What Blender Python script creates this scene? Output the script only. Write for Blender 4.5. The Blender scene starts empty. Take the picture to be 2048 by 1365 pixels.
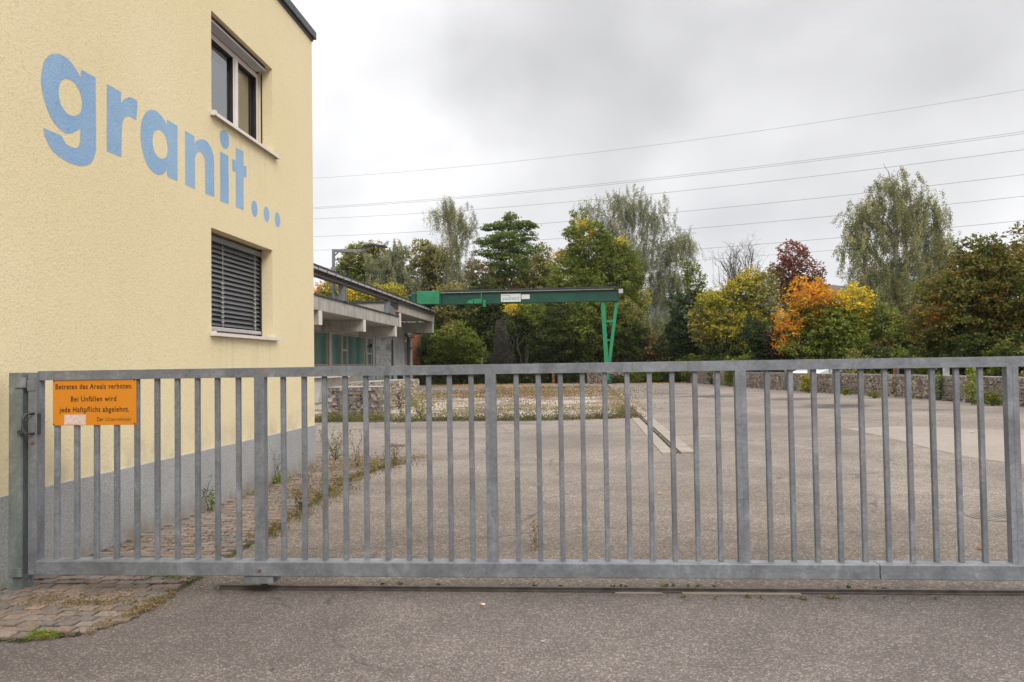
import bpy, bmesh, math, random
import numpy as np
from mathutils import Vector, Matrix
from mathutils.geometry import tessellate_polygon
R = math.radians
C = bpy.context.scene
COL = C.collection
rng = np.random.default_rng(7)
random.seed(7)

# ------------------------------------------------------------------ camera
F_PX, YAW, PITCH, ROLL, CAMH = 1650.19, 0.080628, 0.029862, 0.014894, 1.45
_F = np.array([-math.sin(YAW)*math.cos(PITCH), math.cos(YAW)*math.cos(PITCH), math.sin(PITCH)])
_r = np.array([math.cos(YAW), math.sin(YAW), 0.0])
_u = np.cross(_r, _F)
_R = math.cos(ROLL)*_r - math.sin(ROLL)*_u
_U = math.sin(ROLL)*_r + math.cos(ROLL)*_u
EYE = np.array([0, 0, CAMH])
cam = bpy.data.cameras.new('camera')
cam_o = bpy.data.objects.new('camera', cam)
COL.objects.link(cam_o)
M = Matrix([[_R[0], _U[0], -_F[0], 0], [_R[1], _U[1], -_F[1], 0], [_R[2], _U[2], -_F[2], CAMH], [0, 0, 0, 1]])
cam_o.matrix_world = M
cam.sensor_width = 36.0
cam.lens = F_PX/2048*36.0
cam.clip_start = 0.05
cam.clip_end = 6000
C.camera = cam_o


def at(x, y, ax, v):
    """survey helper: the point where the sight line of photo pixel (x, y) meets the plane axis = v"""
    d = _R*(x-1024)/F_PX - _U*(y-682.5)/F_PX + _F
    return EYE + (v-EYE[ax])/d[ax]*d


# ------------------------------------------------------------------ world and sun
SUN_EL, SUN_AZ = 38.0, 150.0
w = bpy.data.worlds.new('World')
C.world = w
w.use_nodes = True
nt = w.node_tree
nt.nodes.clear()
N = nt.nodes.new
L = nt.links.new
sky = N('ShaderNodeTexSky')
sky.sky_type = 'NISHITA'
sky.sun_disc = False
sky.sun_elevation = R(SUN_EL)
sky.sun_rotation = R(SUN_AZ)
sky.air_density = 1.0
tc = N('ShaderNodeTexCoord')
sep = N('ShaderNodeSeparateXYZ'); L(tc.outputs['Generated'], sep.inputs[0])
# overcast brightening towards the zenith, (1 + 2 sin h) / 3
zen = N('ShaderNodeMapRange'); zen.interpolation_type = 'SMOOTHSTEP'
zen.inputs[1].default_value = 0.30; zen.inputs[2].default_value = 1.0
zen.inputs[3].default_value = 0.70; zen.inputs[4].default_value = 2.1
L(sep.outputs[2], zen.inputs[0])
mp = N('ShaderNodeMapping'); mp.inputs['Scale'].default_value = (1.0, 1.0, 1.7); mp.inputs['Location'].default_value = (0.35, 0.1, 0.2)
L(tc.outputs['Generated'], mp.inputs[0])
n1 = N('ShaderNodeTexNoise'); n1.inputs['Scale'].default_value = 3.6; n1.inputs['Detail'].default_value = 5; n1.inputs['Roughness'].default_value = .42
n1.inputs['Distortion'].default_value = .1
L(mp.outputs[0], n1.inputs['Vector'])
cr = N('ShaderNodeValToRGB')
cr.color_ramp.elements[0].position = .3; cr.color_ramp.elements[0].color = (.70, .695, .705, 1)
cr.color_ramp.elements[1].position = .62; cr.color_ramp.elements[1].color = (1.0, .99, .99, 1)
L(n1.outputs[0], cr.inputs[0])


def lobe(direction, tight0, tight1, dark):
    d = Vector(direction).normalized()
    dp = N('ShaderNodeVectorMath'); dp.operation = 'DOT_PRODUCT'
    nv = N('ShaderNodeVectorMath'); nv.operation = 'NORMALIZE'
    sc = N('ShaderNodeVectorMath'); sc.operation = 'SCALE'; sc.inputs['Scale'].default_value = .25
    n2 = N('ShaderNodeTexNoise'); n2.inputs['Scale'].default_value = 5.5; n2.inputs['Detail'].default_value = 7
    sb = N('ShaderNodeVectorMath'); sb.operation = 'SUBTRACT'; sb.inputs[1].default_value = (.5, .5, .5)
    ad = N('ShaderNodeVectorMath')
    L(tc.outputs['Generated'], n2.inputs['Vector']); L(n2.outputs[1], sb.inputs[0]); L(sb.outputs[0], sc.inputs[0])
    L(tc.outputs['Generated'], ad.inputs[0]); L(sc.outputs[0], ad.inputs[1]); L(ad.outputs[0], nv.inputs[0])
    L(nv.outputs[0], dp.inputs[0]); dp.inputs[1].default_value = d
    mr = N('ShaderNodeMapRange'); mr.interpolation_type = 'SMOOTHSTEP'
    mr.inputs[1].default_value = math.cos(R(tight1)); mr.inputs[2].default_value = math.cos(R(tight0))
    mr.inputs[3].default_value = 1.0; mr.inputs[4].default_value = dark
    L(dp.outputs['Value'], mr.inputs[0])
    return mr.outputs[0]


def mul(a, b):
    m = N('ShaderNodeMath'); m.operation = 'MULTIPLY'; L(a, m.inputs[0]); L(b, m.inputs[1]); return m.outputs[0]


def dirof(x, y):
    return tuple(_R*(x-1024)/F_PX - _U*(y-682.5)/F_PX + _F)


fac = mul(zen.outputs[0], lobe(dirof(1130, 110), 1, 10, .80))
fac = mul(fac, lobe(dirof(1750, 130), 2, 15, .90))
fac = mul(fac, lobe(dirof(640, 120), 2, 15, 1.2))
vm = N('ShaderNodeVectorMath'); vm.operation = 'SCALE'
L(cr.outputs[0], vm.inputs[0]); L(fac, vm.inputs['Scale'])
vs = N('ShaderNodeVectorMath'); vs.operation = 'SCALE'; vs.inputs['Scale'].default_value = 9.6   # cloud deck brightness in sky units
L(vm.outputs[0], vs.inputs[0])
mx = N('ShaderNodeMix'); mx.data_type = 'RGBA'; mx.inputs[0].default_value = .97
L(sky.outputs[0], mx.inputs[6]); L(vs.outputs[0], mx.inputs[7])
bg = N('ShaderNodeBackground'); bg.inputs['Strength'].default_value = .1
L(mx.outputs[2], bg.inputs['Color'])
wo = N('ShaderNodeOutputWorld'); L(bg.outputs[0], wo.inputs['Surface'])

sun = bpy.data.lights.new('sun', 'SUN'); sun.energy = 1.3; sun.angle = R(22); sun.color = (1, .96, .9)
so = bpy.data.objects.new('sun', sun); COL.objects.link(so)
sd = Vector((math.sin(R(SUN_AZ))*math.cos(R(SUN_EL)), math.cos(R(SUN_AZ))*math.cos(R(SUN_EL)), math.sin(R(SUN_EL))))
so.rotation_euler = sd.to_track_quat('Z', 'Y').to_euler()
so.location = (0, 0, 60)
C.view_settings.view_transform = 'Standard'
C.view_settings.look = 'None'
C.view_settings.exposure = 0.62
C.view_settings.gamma = 1.0
C.view_settings.use_curve_mapping = False
C.render.engine = 'CYCLES'
C.cycles.max_bounces = 6
C.cycles.transparent_max_bounces = 8


# ------------------------------------------------------------------ materials
class NT:
    def __init__(self, name):
        self.m = bpy.data.materials.new(name); self.m.use_nodes = True
        self.t = self.m.node_tree; self.t.nodes.clear()
        self.out = self.n('ShaderNodeOutputMaterial'); self.b = self.n('ShaderNodeBsdfPrincipled')
        self.t.links.new(self.b.outputs[0], self.out.inputs[0])
        self.geo = None
        self.co = None

    def n(self, k): return self.t.nodes.new(k)

    def l(self, a, b): self.t.links.new(a, b)

    def pos(self):
        if not self.geo: self.geo = self.n('ShaderNodeNewGeometry')
        return self.geo.outputs['Position']

    def obj(self):
        if not self.co: self.co = self.n('ShaderNodeTexCoord')
        return self.co.outputs['Object']

    def noise(self, scale, detail=3, rough=.5, vec=None, stretch=None, dist=0):
        v = vec or self.pos()
        if stretch:
            mp = self.n('ShaderNodeMapping'); mp.inputs['Scale'].default_value = stretch; self.l(v, mp.inputs[0]); v = mp.outputs[0]
        t = self.n('ShaderNodeTexNoise'); t.inputs['Scale'].default_value = scale; t.inputs['Detail'].default_value = detail
        t.inputs['Roughness'].default_value = rough; t.inputs['Distortion'].default_value = dist
        self.l(v, t.inputs['Vector']); return t.outputs[0]

    def voro(self, scale, feature='F1', vec=None, stretch=None, out=0, rnd=1):
        v = vec or self.pos()
        if stretch:
            mp = self.n('ShaderNodeMapping'); mp.inputs['Scale'].default_value = stretch; self.l(v, mp.inputs[0]); v = mp.outputs[0]
        t = self.n('ShaderNodeTexVoronoi'); t.feature = feature; t.inputs['Scale'].default_value = scale
        t.inputs['Randomness'].default_value = rnd
        self.l(v, t.inputs['Vector']); return t.outputs[out]

    def ramp(self, f, stops):
        r = self.n('ShaderNodeValToRGB'); e = r.color_ramp.elements
        while len(e) < len(stops): e.new(.5)
        for k, (p, c) in enumerate(stops):
            e[k].position = p; e[k].color = (*c, 1) if isinstance(c, tuple) else (c, c, c, 1)
        self.l(f, r.inputs[0]); return r.outputs[0]

    def mix(self, f, a, b, mode='MIX'):
        m = self.n('ShaderNodeMix'); m.data_type = 'RGBA'; m.blend_type = mode
        for s, v in ((0, f), (6, a), (7, b)):
            if isinstance(v, (int, float)): m.inputs[s].default_value = v if s == 0 else (v, v, v, 1)
            elif isinstance(v, tuple): m.inputs[s].default_value = (*v, 1)
            else: self.l(v, m.inputs[s])
        return m.outputs[2]

    def bump(self, h, strength=.3, dist=.01):
        b = self.n('ShaderNodeBump'); b.inputs['Strength'].default_value = strength; b.inputs['Distance'].default_value = dist
        self.l(h, b.inputs['Height']); self.l(b.outputs[0], self.b.inputs['Normal'])

    def set(self, color=None, rough=None, metal=None, spec=None):
        for k, v in (('Base Color', color), ('Roughness', rough), ('Metallic', metal), ('Specular IOR Level', spec)):
            if v is None: continue
            if isinstance(v, tuple): self.b.inputs[k].default_value = (*v, 1)
            elif isinstance(v, (int, float)): self.b.inputs[k].default_value = v
            else: self.l(v, self.b.inputs[k])
        return self.m


def plain(name, col, rough=.6, metal=0, var=.15, scale=6, spec=.4):
    m = NT(name)
    f = m.noise(scale, 5, .6, vec=m.obj())
    c = m.ramp(f, [(.3, tuple(v*(1-var) for v in col)), (.7, tuple(min(1, v*(1+var)) for v in col))])
    m.bump(m.noise(scale*12, 3), .12, .004)
    return m.set(c, rough, metal, spec)


def stucco(name, col, blotch):
    m = NT(name)
    big = m.noise(.55, 4, .55)
    c = m.mix(m.ramp(big, [(.35, 0.0), (.7, 1.0)]), col, blotch)
    streak = m.noise(1.0, 4, .6, stretch=(5, 5, .25))
    c = m.mix(m.ramp(streak, [(.55, 0.0), (.8, .12)]), c, tuple(v*.82 for v in col))
    if name == 'yellow_stucco':
        z = m.n('ShaderNodeSeparateXYZ'); m.l(m.pos(), z.inputs[0])
        def band(sock, a0, a1): 
            q = m.n('ShaderNodeMapRange'); q.interpolation_type = 'SMOOTHSTEP'; q.inputs[1].default_value = a0; q.inputs[2].default_value = a1; m.l(sock, q.inputs[0]); return q.outputs[0]
        low = band(z.outputs[2], 1.05, .62)
        gr_ = m.mix(1.0, low, m.ramp(m.noise(3.0, 5, .65), [(.42, 0.0), (.62, .6)]), 'MULTIPLY')
        c = m.mix(gr_, c, (.46, .40, .29))
        run = m.ramp(m.noise(1.0, 4, .6, stretch=(9, 9, .5)), [(.50, 0.0), (.64, .42)])
        for zs, ln_ in ((4.21, .8), (1.84, .7)):
            u_ = m.mix(1.0, band(z.outputs[2], zs-ln_, zs-.02), run, 'MULTIPLY')
            cut = m.n('ShaderNodeMath'); cut.operation = 'LESS_THAN'; cut.inputs[1].default_value = zs; m.l(z.outputs[2], cut.inputs[0])
            ya = band(z.outputs[1], 8.3, 8.6); yb = band(z.outputs[1], 10.6, 10.3)
            for t_ in (cut.outputs[0], ya, yb): u_ = m.mix(1.0, u_, t_, 'MULTIPLY')
            c = m.mix(u_, c, (.50, .43, .30))
    pit_dark = m.noise(60, 3, .65)
    c = m.mix(m.ramp(pit_dark, [(.36, .42), (.45, 0.0)]), c, tuple(v*.62 for v in col))
    if name == 'blue_paint':
        fl = m.noise(38, 4, .7); wr = m.noise(1.3, 4, .6)
        c = m.mix(m.mix(1.0, m.ramp(fl, [(.62, 0.0), (.70, .8)]), m.ramp(wr, [(.42, .15), (.62, 1.0)]), 'MULTIPLY'), c, (.60, .53, .38))
        c = m.mix(m.ramp(m.noise(2.2, 4, .6), [(.4, 0.0), (.65, .35)]), c, (.36, .47, .60))
    a = m.noise(52, 3, .65); b = m.noise(140, 2, .6)
    h = m.mix(.35, a, b)
    m.bump(h, .62, .013)
    return m.set(c, .93, 0, .15)


MAT = {}
MAT['stucco'] = stucco('yellow_stucco', (.71, .60, .375), (.74, .635, .415))
MAT['blue'] = stucco('blue_paint', (.24, .38, .56), (.29, .44, .61))
MAT['reveal'] = stucco('yellow_stucco_reveal', (.64, .52, .31), (.66, .55, .33))


def make_plinth():
    m = NT('grey_granite_render')
    a = m.noise(90, 3, .7); b = m.noise(2.2, 5, .6)
    c = m.ramp(a, [(.3, (.19, .19, .19)), (.5, (.325, .325, .322)), (.7, (.48, .475, .465))])
    c = m.mix(m.ramp(b, [(.4, 0.0), (.75, .5)]), c, (.24, .24, .24))
    rust = m.noise(1.6, 5, .6, stretch=(6, 6, .4))
    c = m.mix(m.ramp(rust, [(.66, 0.0), (.74, .35)]), c, (.30, .20, .13))
    z = m.n('ShaderNodeSeparateXYZ'); m.l(m.pos(), z.inputs[0])
    q = m.n('ShaderNodeMapRange'); q.interpolation_type = 'SMOOTHSTEP'; q.inputs[1].default_value = .26; q.inputs[2].default_value = .0; m.l(z.outputs[2], q.inputs[0])
    c = m.mix(m.mix(1.0, q.outputs[0], m.ramp(m.noise(4, 5, .7), [(.38, 0.0), (.6, .75)]), 'MULTIPLY'), c, (.20, .16, .11))
    m.bump(a, .45, .006)
    return m.set(c, .85, 0, .3)


MAT['plinth'] = make_plinth()


def make_asphalt(name, tone, warm, scale):
    m = NT(name)
    cell = m.voro(scale, out=1)
    s = m.n('ShaderNodeSeparateColor'); m.l(cell, s.inputs[0])
    k = m.ramp(s.outputs[0], [(0, .38), (.45, .72), (.75, 1.05), (.88, 1.7), (1, 2.6)])
    fine = m.noise(260, 3, .7)
    kk = m.mix(.38, k, m.ramp(fine, [(.3, .5), (.7, 1.5)]))
    big = m.noise(.35, 6, .62, dist=.6)
    mid = m.noise(2.3, 5, .65)
    tint = m.mix(m.ramp(big, [(.35, 0.0), (.68, 1.0)]), tuple(t*.74 for t in tone), warm)
    sm = m.noise(.8, 5, .65, stretch=(.35, 1.6, 1), dist=.8)
    tint = m.mix(m.ramp(sm, [(.54, 0.0), (.68, .45)]), tint, tuple(t*.6 for t in tone))
    tint = m.mix(m.ramp(mid, [(.35, .4), (.6, 0.0)]), tint, tuple(t*.66 for t in tone))
    c = m.mix(1.0, tint, kk, 'MULTIPLY')
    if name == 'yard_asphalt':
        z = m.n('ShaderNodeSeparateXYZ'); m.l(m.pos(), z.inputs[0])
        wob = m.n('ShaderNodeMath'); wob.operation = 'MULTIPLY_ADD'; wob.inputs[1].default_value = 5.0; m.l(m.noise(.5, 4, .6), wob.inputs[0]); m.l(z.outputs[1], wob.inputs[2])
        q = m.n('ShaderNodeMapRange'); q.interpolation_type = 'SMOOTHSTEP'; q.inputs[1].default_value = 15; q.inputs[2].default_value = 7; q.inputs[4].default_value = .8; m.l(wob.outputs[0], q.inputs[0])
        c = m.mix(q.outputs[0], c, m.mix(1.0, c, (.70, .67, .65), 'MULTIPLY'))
    # cracks
    wv = m.noise(1.7, 5, .6)
    wp = m.n('ShaderNodeTexNoise'); wp.inputs['Scale'].default_value = .9; wp.inputs['Detail'].default_value = 5
    m.l(m.pos(), wp.inputs['Vector'])
    ad = m.n('ShaderNodeVectorMath'); ad.operation = 'ADD'; m.l(m.pos(), ad.inputs[0]); m.l(wp.outputs[1], ad.inputs[1])
    ed = m.voro(.23, 'DISTANCE_TO_EDGE', vec=ad.outputs[0])
    ck = m.ramp(ed, [(0, 1.0), (.0022, .7), (.0045, 0.0)])
    ckm = m.mix(1.0, ck, m.ramp(wv, [(.45, 0.0), (.56, .8)]), 'MULTIPLY')
    c = m.mix(ckm, c, (.05, .045, .04))
    return m, c, cell


def stains(m, c, pts):
    for (x, y, rx, ry, amt) in pts:
        mp = m.n('ShaderNodeMapping'); mp.vector_type = 'TEXTURE'
        mp.inputs['Location'].default_value = (x, y, 0); mp.inputs['Scale'].default_value = (rx, ry, 1)
        wp = m.n('ShaderNodeTexNoise'); wp.inputs['Scale'].default_value = 1.3/max(rx, .2); wp.inputs['Detail'].default_value = 6
        m.l(m.pos(), wp.inputs['Vector'])
        sb = m.n('ShaderNodeVectorMath'); sb.operation = 'SUBTRACT'; sb.inputs[1].default_value = (.5, .5, .5); m.l(wp.outputs[1], sb.inputs[0])
        sc = m.n('ShaderNodeVectorMath'); sc.operation = 'SCALE'; sc.inputs['Scale'].default_value = 1.8*rx; m.l(sb.outputs[0], sc.inputs[0])
        ad = m.n('ShaderNodeVectorMath'); m.l(m.pos(), ad.inputs[0]); m.l(sc.outputs[0], ad.inputs[1])
        m.l(ad.outputs[0], mp.inputs[0])
        ln = m.n('ShaderNodeVectorMath'); ln.operation = 'LENGTH'; m.l(mp.outputs[0], ln.inputs[0])
        f = m.ramp(ln.outputs['Value'], [(.5, amt), (1.0, 0.0)])
        c = m.mix(f, c, (.055, .048, .045))
    return c


m, c, cell = make_asphalt('yard_asphalt', (.212, .178, .150), (.268, .226, .188), 84)
c = stains(m, c, [(8.3, 27.2, 1.7, 1.6, .9), (5.6, 36.3, 1.7, 2.0, .85), (8.1, 32.5, 1.4, 1.5, .7), (4.2, 40, 1.6, 1.6, .6), (10.2, 24.6, 1.3, .7, .5), (-4.4, 19.5, 1.2, .5, .3), (-1.5, 20.6, 1.2, .5, .35), (1.4, 17, 2, .35, .22)])
dry = m.noise(.9, 4, .6)
c = m.mix(m.ramp(dry, [(.66, 0.0), (.74, .35)]), c, (.40, .27, .15))
m.bump(m.mix(.5, m.noise(60, 3, .7), m.noise(260, 2, .7)), .5, .006)
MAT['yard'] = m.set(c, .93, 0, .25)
m, c, cell = make_asphalt('road_asphalt', (.150, .125, .113), (.198, .168, .150), 118)
m.bump(m.mix(.5, m.noise(70, 3, .7), m.noise(260, 2, .7)), .6, .006)
MAT['road'] = m.set(c, .88, 0, .3)

m = NT('pale_stone_chips')
cell = m.voro(18, out=1); s = m.n('ShaderNodeSeparateColor'); m.l(cell, s.inputs[0])
c = m.ramp(s.outputs[0], [(0, (.24, .195, .155)), (.5, (.36, .30, .245)), (1, (.48, .42, .355))])
c = m.mix(m.ramp(m.noise(.45, 6, .65), [(.47, 0.0), (.54, .85)]), c, (.16, .125, .09))
m.bump(m.voro(18), .8, .03)
MAT['gravel'] = m.set(c, .95, 0, .2)

m = NT('meadow_soil')
MAT['soil'] = m.set(m.ramp(m.noise(.8, 6, .6), [(.35, (.05, .06, .025)), (.65, (.12, .10, .06))]), .95, 0, .1)


def attr_mat(name, rough=.8, trans=0.0, spec=.2, bump=None, gain=1.0):
    m = NT(name)
    a = m.n('ShaderNodeAttribute'); a.attribute_name = 'tint'
    c = a.outputs['Color']
    m.set(c, rough, 0, spec)
    if bump:
        m.bump(m.noise(bump, 3, .6), .5, .01)
        f = m.noise(bump*.7, 4, .65)
        m.l(m.mix(1.0, c, m.ramp(f, [(.3, .72), (.7, 1.22)]), 'MULTIPLY'), m.b.inputs['Base Color'])
    if trans:
        t = m.n('ShaderNodeBsdfTranslucent'); m.l(c, t.inputs['Color'])
        ms = m.n('ShaderNodeMixShader'); ms.inputs[0].default_value = trans
        m.l(m.b.outputs[0], ms.inputs[1]); m.l(t.outputs[0], ms.inputs[2]); m.l(ms.outputs[0], m.out.inputs[0])
    return m.m


MAT['leaf'] = attr_mat('leaves', .7, .4, .15)
MAT['stone'] = attr_mat('stones', .9, 0, .2, 40)
MAT['paver'] = attr_mat('pavers', .92, 0, .2, 60)


def galv(name, base=(.158, .168, .182)):
    m = NT(name)
    a = m.noise(5, 5, .6, stretch=(1, 1, .5), dist=1.2); b = m.noise(40, 3, .6)
    g = m.voro(60, out=1); s = m.n('ShaderNodeSeparateColor'); m.l(g, s.inputs[0])
    c = m.ramp(a, [(.3, tuple(v*.72 for v in base)), (.5, base), (.7, tuple(v*1.4 for v in base))])
    c = m.mix(1.0, c, m.ramp(s.outputs[0], [(0, .88), (1, 1.12)]), 'MULTIPLY')
    st = m.noise(9, 3, .5, stretch=(1.5, 1.5, 5))
    c = m.mix(m.ramp(st, [(.60, 0.0), (.7, .35)]), c, (.15, .145, .145))
    hs = m.noise(7, 5, .65, stretch=(.8, 1, 2.2), dist=1.5)
    c = m.mix(m.ramp(hs, [(.5, 0.0), (.66, .45)]), c, tuple(v*.6 for v in base))
    rs = m.noise(3.2, 5, .6)
    c = m.mix(m.ramp(rs, [(.69, 0.0), (.78, .45)]), c, (.26, .17, .12))
    m.bump(b, .1, .002)
    return m.set(c, m.ramp(a, [(.3, .42), (.7, .6)]), .08, .6)


MAT['galv'] = galv('galvanised_steel')
MAT['galv_dark'] = galv('galvanised_steel_dull', (.13, .14, .15))
MAT['galv_green'] = galv('galvanised_steel_algae', (.15, .175, .165))
MAT['concrete'] = None
m = NT('board_concrete')
a = m.noise(1.2, 6, .65); b = m.noise(1.5, 4, .6, stretch=(3, 3, .22)); st = m.noise(14, 3, .6, stretch=(1, .1, 1))
c = m.ramp(a, [(.3, (.28, .265, .235)), (.7, (.45, .42, .38))])
c = m.mix(m.ramp(b, [(.5, 0.0), (.7, .55)]), c, (.16, .145, .12))
m.bump(st, .3, .01)
MAT['concrete'] = m.set(c, .9, 0, .25)
MAT['manhole'] = plain('worn_iron', (.17, .145, .122), .9, 0, var=.3)
MAT['ramp_white'] = plain('whitewashed_concrete', (.50, .48, .45), .9, var=.18, scale=2)
MAT['straw_stem'] = plain('dry_straw', (.26, .18, .10), .9)
MAT['strip'] = plain('worn_tan_concrete', (.255, .215, .175), .9, var=.22, scale=3)
MAT['concrete_grey'] = plain('grey_concrete', (.24, .245, .25), .9, var=.3, scale=1.5)
MAT['concrete_light'] = plain('light_concrete', (.33, .295, .25), .9, var=.2, scale=2.5)
MAT['white_frame'] = plain('white_frame', (.66, .60, .57), .4, var=.05)
MAT['steel_dark'] = plain('dark_metal_sheet', (.055, .06, .068), .45, .3, var=.3)
MAT['black'] = plain('black_rubber_and_shade', (.015, .015, .016), .6)  # also colours solid blocks that stand for dark gaps
MAT['slat'] = plain('anthracite_slat', (.15, .152, .158), .42, .35, var=.12)
MAT['slat_light'] = plain('grey_aluminium', (.42, .41, .41), .4, .2, var=.08)
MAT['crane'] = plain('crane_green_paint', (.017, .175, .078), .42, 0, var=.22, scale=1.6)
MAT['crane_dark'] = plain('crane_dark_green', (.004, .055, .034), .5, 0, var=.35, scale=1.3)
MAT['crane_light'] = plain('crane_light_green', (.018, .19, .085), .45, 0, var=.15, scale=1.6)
MAT['orange'] = plain('orange_sign', (.60, .21, .011), .4, var=.06, scale=3)
MAT['ink'] = plain('black_ink', (.012, .008, .005), .6)
MAT['ink_faded'] = plain('faded_ink', (.22, .085, .01), .6, var=.5, scale=40)
MAT['sticker'] = plain('worn_sticker', (.60, .47, .42), .7, var=.22, scale=45)
MAT['rust'] = plain('rusty_steel', (.17, .065, .03), .85, var=.5, scale=3)
MAT['rust_orange'] = plain('orange_rusty_steel', (.28, .09, .03), .85, var=.4, scale=3)
MAT['rail'] = plain('brown_worn_rail', (.10, .082, .072), .55, .4, var=.4, scale=9)
MAT['white'] = plain('white_paint', (.75, .76, .76), .25, var=.03)
MAT['sign_white'] = plain('sign_white', (.58, .58, .54), .5, var=.08)
MAT['sign_teal'] = plain('sign_teal', (.20, .36, .34), .5)
MAT['wire'] = plain('wire', (.26, .27, .28), .5, .5)
MAT['cable'] = plain('cable', (.20, .21, .22), .6)
MAT['curtain'] = None
m = NT('green_pleated_curtain')
wv = m.n('ShaderNodeTexWave'); wv.inputs['Scale'].default_value = 1.9; wv.inputs['Distortion'].default_value = 1.2; wv.bands_direction = 'Y'
m.l(m.pos(), wv.inputs[0])
c = m.ramp(wv.outputs[0], [(0, (.05, .12, .105)), (.7, (.09, .19, .17)), (1, (.20, .29, .265))])
MAT['curtain'] = m.set(c, .5, 0, .4)
MAT['barkl'] = plain('pale_birch_bark', (.34, .32, .28), .9, var=.45, scale=5)
MAT['bark'] = plain('dark_bark', (.075, .06, .045), .95, var=.35, scale=5)
m = NT('window_glass'); m.t.nodes.remove(m.b)
gl = m.n('ShaderNodeBsdfGlossy'); gl.inputs['Roughness'].default_value = .02
tr = m.n('ShaderNodeBsdfTransparent'); tr.inputs['Color'].default_value = (.80, .84, .86, 1)
fr = m.n('ShaderNodeFresnel'); fr.inputs['IOR'].default_value = 2.5
ms = m.n('ShaderNodeMixShader'); ad = m.n('ShaderNodeMath'); ad.inputs[1].default_value = .2; ad.use_clamp = True; m.l(fr.outputs[0], ad.inputs[0]); m.l(ad.outputs[0], ms.inputs[0]); m.l(tr.outputs[0], ms.inputs[1]); m.l(gl.outputs[0], ms.inputs[2]); m.l(ms.outputs[0], m.out.inputs[0])
MAT['glass'] = m.m
m = NT('thin_clear_glass'); m.t.nodes.remove(m.b)
gl = m.n('ShaderNodeBsdfGlossy'); gl.inputs['Roughness'].default_value = .05
tr = m.n('ShaderNodeBsdfTransparent'); tr.inputs['Color'].default_value = (.93, .96, .95, 1)
ms = m.n('ShaderNodeMixShader'); ms.inputs[0].default_value = .07
m.l(tr.outputs[0], ms.inputs[1]); m.l(gl.outputs[0], ms.inputs[2]); m.l(ms.outputs[0], m.out.inputs[0])
MAT['shop_glass'] = m.m
m = NT('dark_glass')
MAT['dark_glass'] = m.set((.02, .024, .028), .06, 0, .9)
MAT['room'] = plain('dim_room', (.16, .15, .11), .9)
MAT['pane_reflection'] = plain('pale_sky_reflection', (.80, .84, .87), .8, var=.03)  # pale sky tone painted on the sheet behind the left pane


# ------------------------------------------------------------------ mesh helpers
class MB:
    def __init__(s): s.v = []; s.f = []; s.c = []

    def add(s, vs, fs, col=None):
        o = len(s.v); s.v += [tuple(map(float, p)) for p in vs]; s.f += [tuple(i+o for i in f) for f in fs]
        s.c += [col]*len(fs); return s

    def box(s, x0, x1, y0, y1, z0, z1, col=None):
        x0, x1 = min(x0, x1), max(x0, x1); y0, y1 = min(y0, y1), max(y0, y1)
        return s.add([(x0, y0, z0), (x1, y0, z0), (x1, y1, z0), (x0, y1, z0), (x0, y0, z1), (x1, y0, z1), (x1, y1, z1), (x0, y1, z1)],
                     [(0, 3, 2, 1), (4, 5, 6, 7), (0, 1, 5, 4), (1, 2, 6, 5), (2, 3, 7, 6), (3, 0, 4, 7)], col)

    def quad(s, a, b, c, d, col=None): return s.add([a, b, c, d], [(0, 1, 2, 3)], col)

    def beam(s, a, b, w, h, up=(0, 0, 1), col=None):
        a = Vector(a); b = Vector(b); d = (b-a).normalized(); u = Vector(up)
        x = d.cross(u)
        if x.length < 1e-4: x = d.cross(Vector((0, 1, 0)))
        x.normalize(); y = x.cross(d).normalized()
        P = []
        for q in (a, b):
            for i, j in ((-1, -1), (1, -1), (1, 1), (-1, 1)): P.append(q+x*i*w/2+y*j*h/2)
        return s.add(P, [(0, 1, 2, 3), (7, 6, 5, 4), (0, 4, 5, 1), (1, 5, 6, 2), (2, 6, 7, 3), (3, 7, 4, 0)], col)

    def tube(s, pts, rad, n=8, cap=True, col=None):
        pts = [Vector(p) for p in pts]
        if isinstance(rad, (int, float)): rad = [rad]*len(pts)
        P = []; F = []
        pu = None
        for i, p in enumerate(pts):
            d = (pts[min(i+1, len(pts)-1)]-pts[max(i-1, 0)]).normalized()
            u = pu if pu is not None else (Vector((0, 0, 1)) if abs(d.z) < .9 else Vector((1, 0, 0)))
            x = d.cross(u)
            if x.length < 1e-5: x = d.orthogonal()
            x.normalize(); u = x.cross(d).normalized(); pu = u
            for k in range(n):
                a = 2*math.pi*k/n; P.append(p+(x*math.cos(a)+u*math.sin(a))*rad[i])
        for i in range(len(pts)-1):
            for k in range(n):
                a, b = i*n+k, i*n+(k+1) % n; F.append((a, b, b+n, a+n))
        if cap: F.append(tuple(range(n))[::-1]); F.append(tuple((len(pts)-1)*n+k for k in range(n)))
        return s.add(P, F, col)

    def build(s, name, mat, parent=None, smooth=False, bevel=0, offset=(0, 0, 0)):
        me = bpy.data.meshes.new(name)
        ox, oy, oz = offset
        me.from_pydata([(a-ox, b-oy, c-oz) for a, b, c in s.v], [], s.f); me.update()
        if any(c is not None for c in s.c):
            at_ = me.attributes.new('tint', 'FLOAT_COLOR', 'FACE')
            arr = np.array([(*(c or (.5, .5, .5)), 1) for c in s.c], dtype=np.float32).ravel()
            at_.data.foreach_set('color', arr)
        if smooth:
            for p in me.polygons: p.use_smooth = True
        return link(name, me, mat, parent, bevel, offset)


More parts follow.
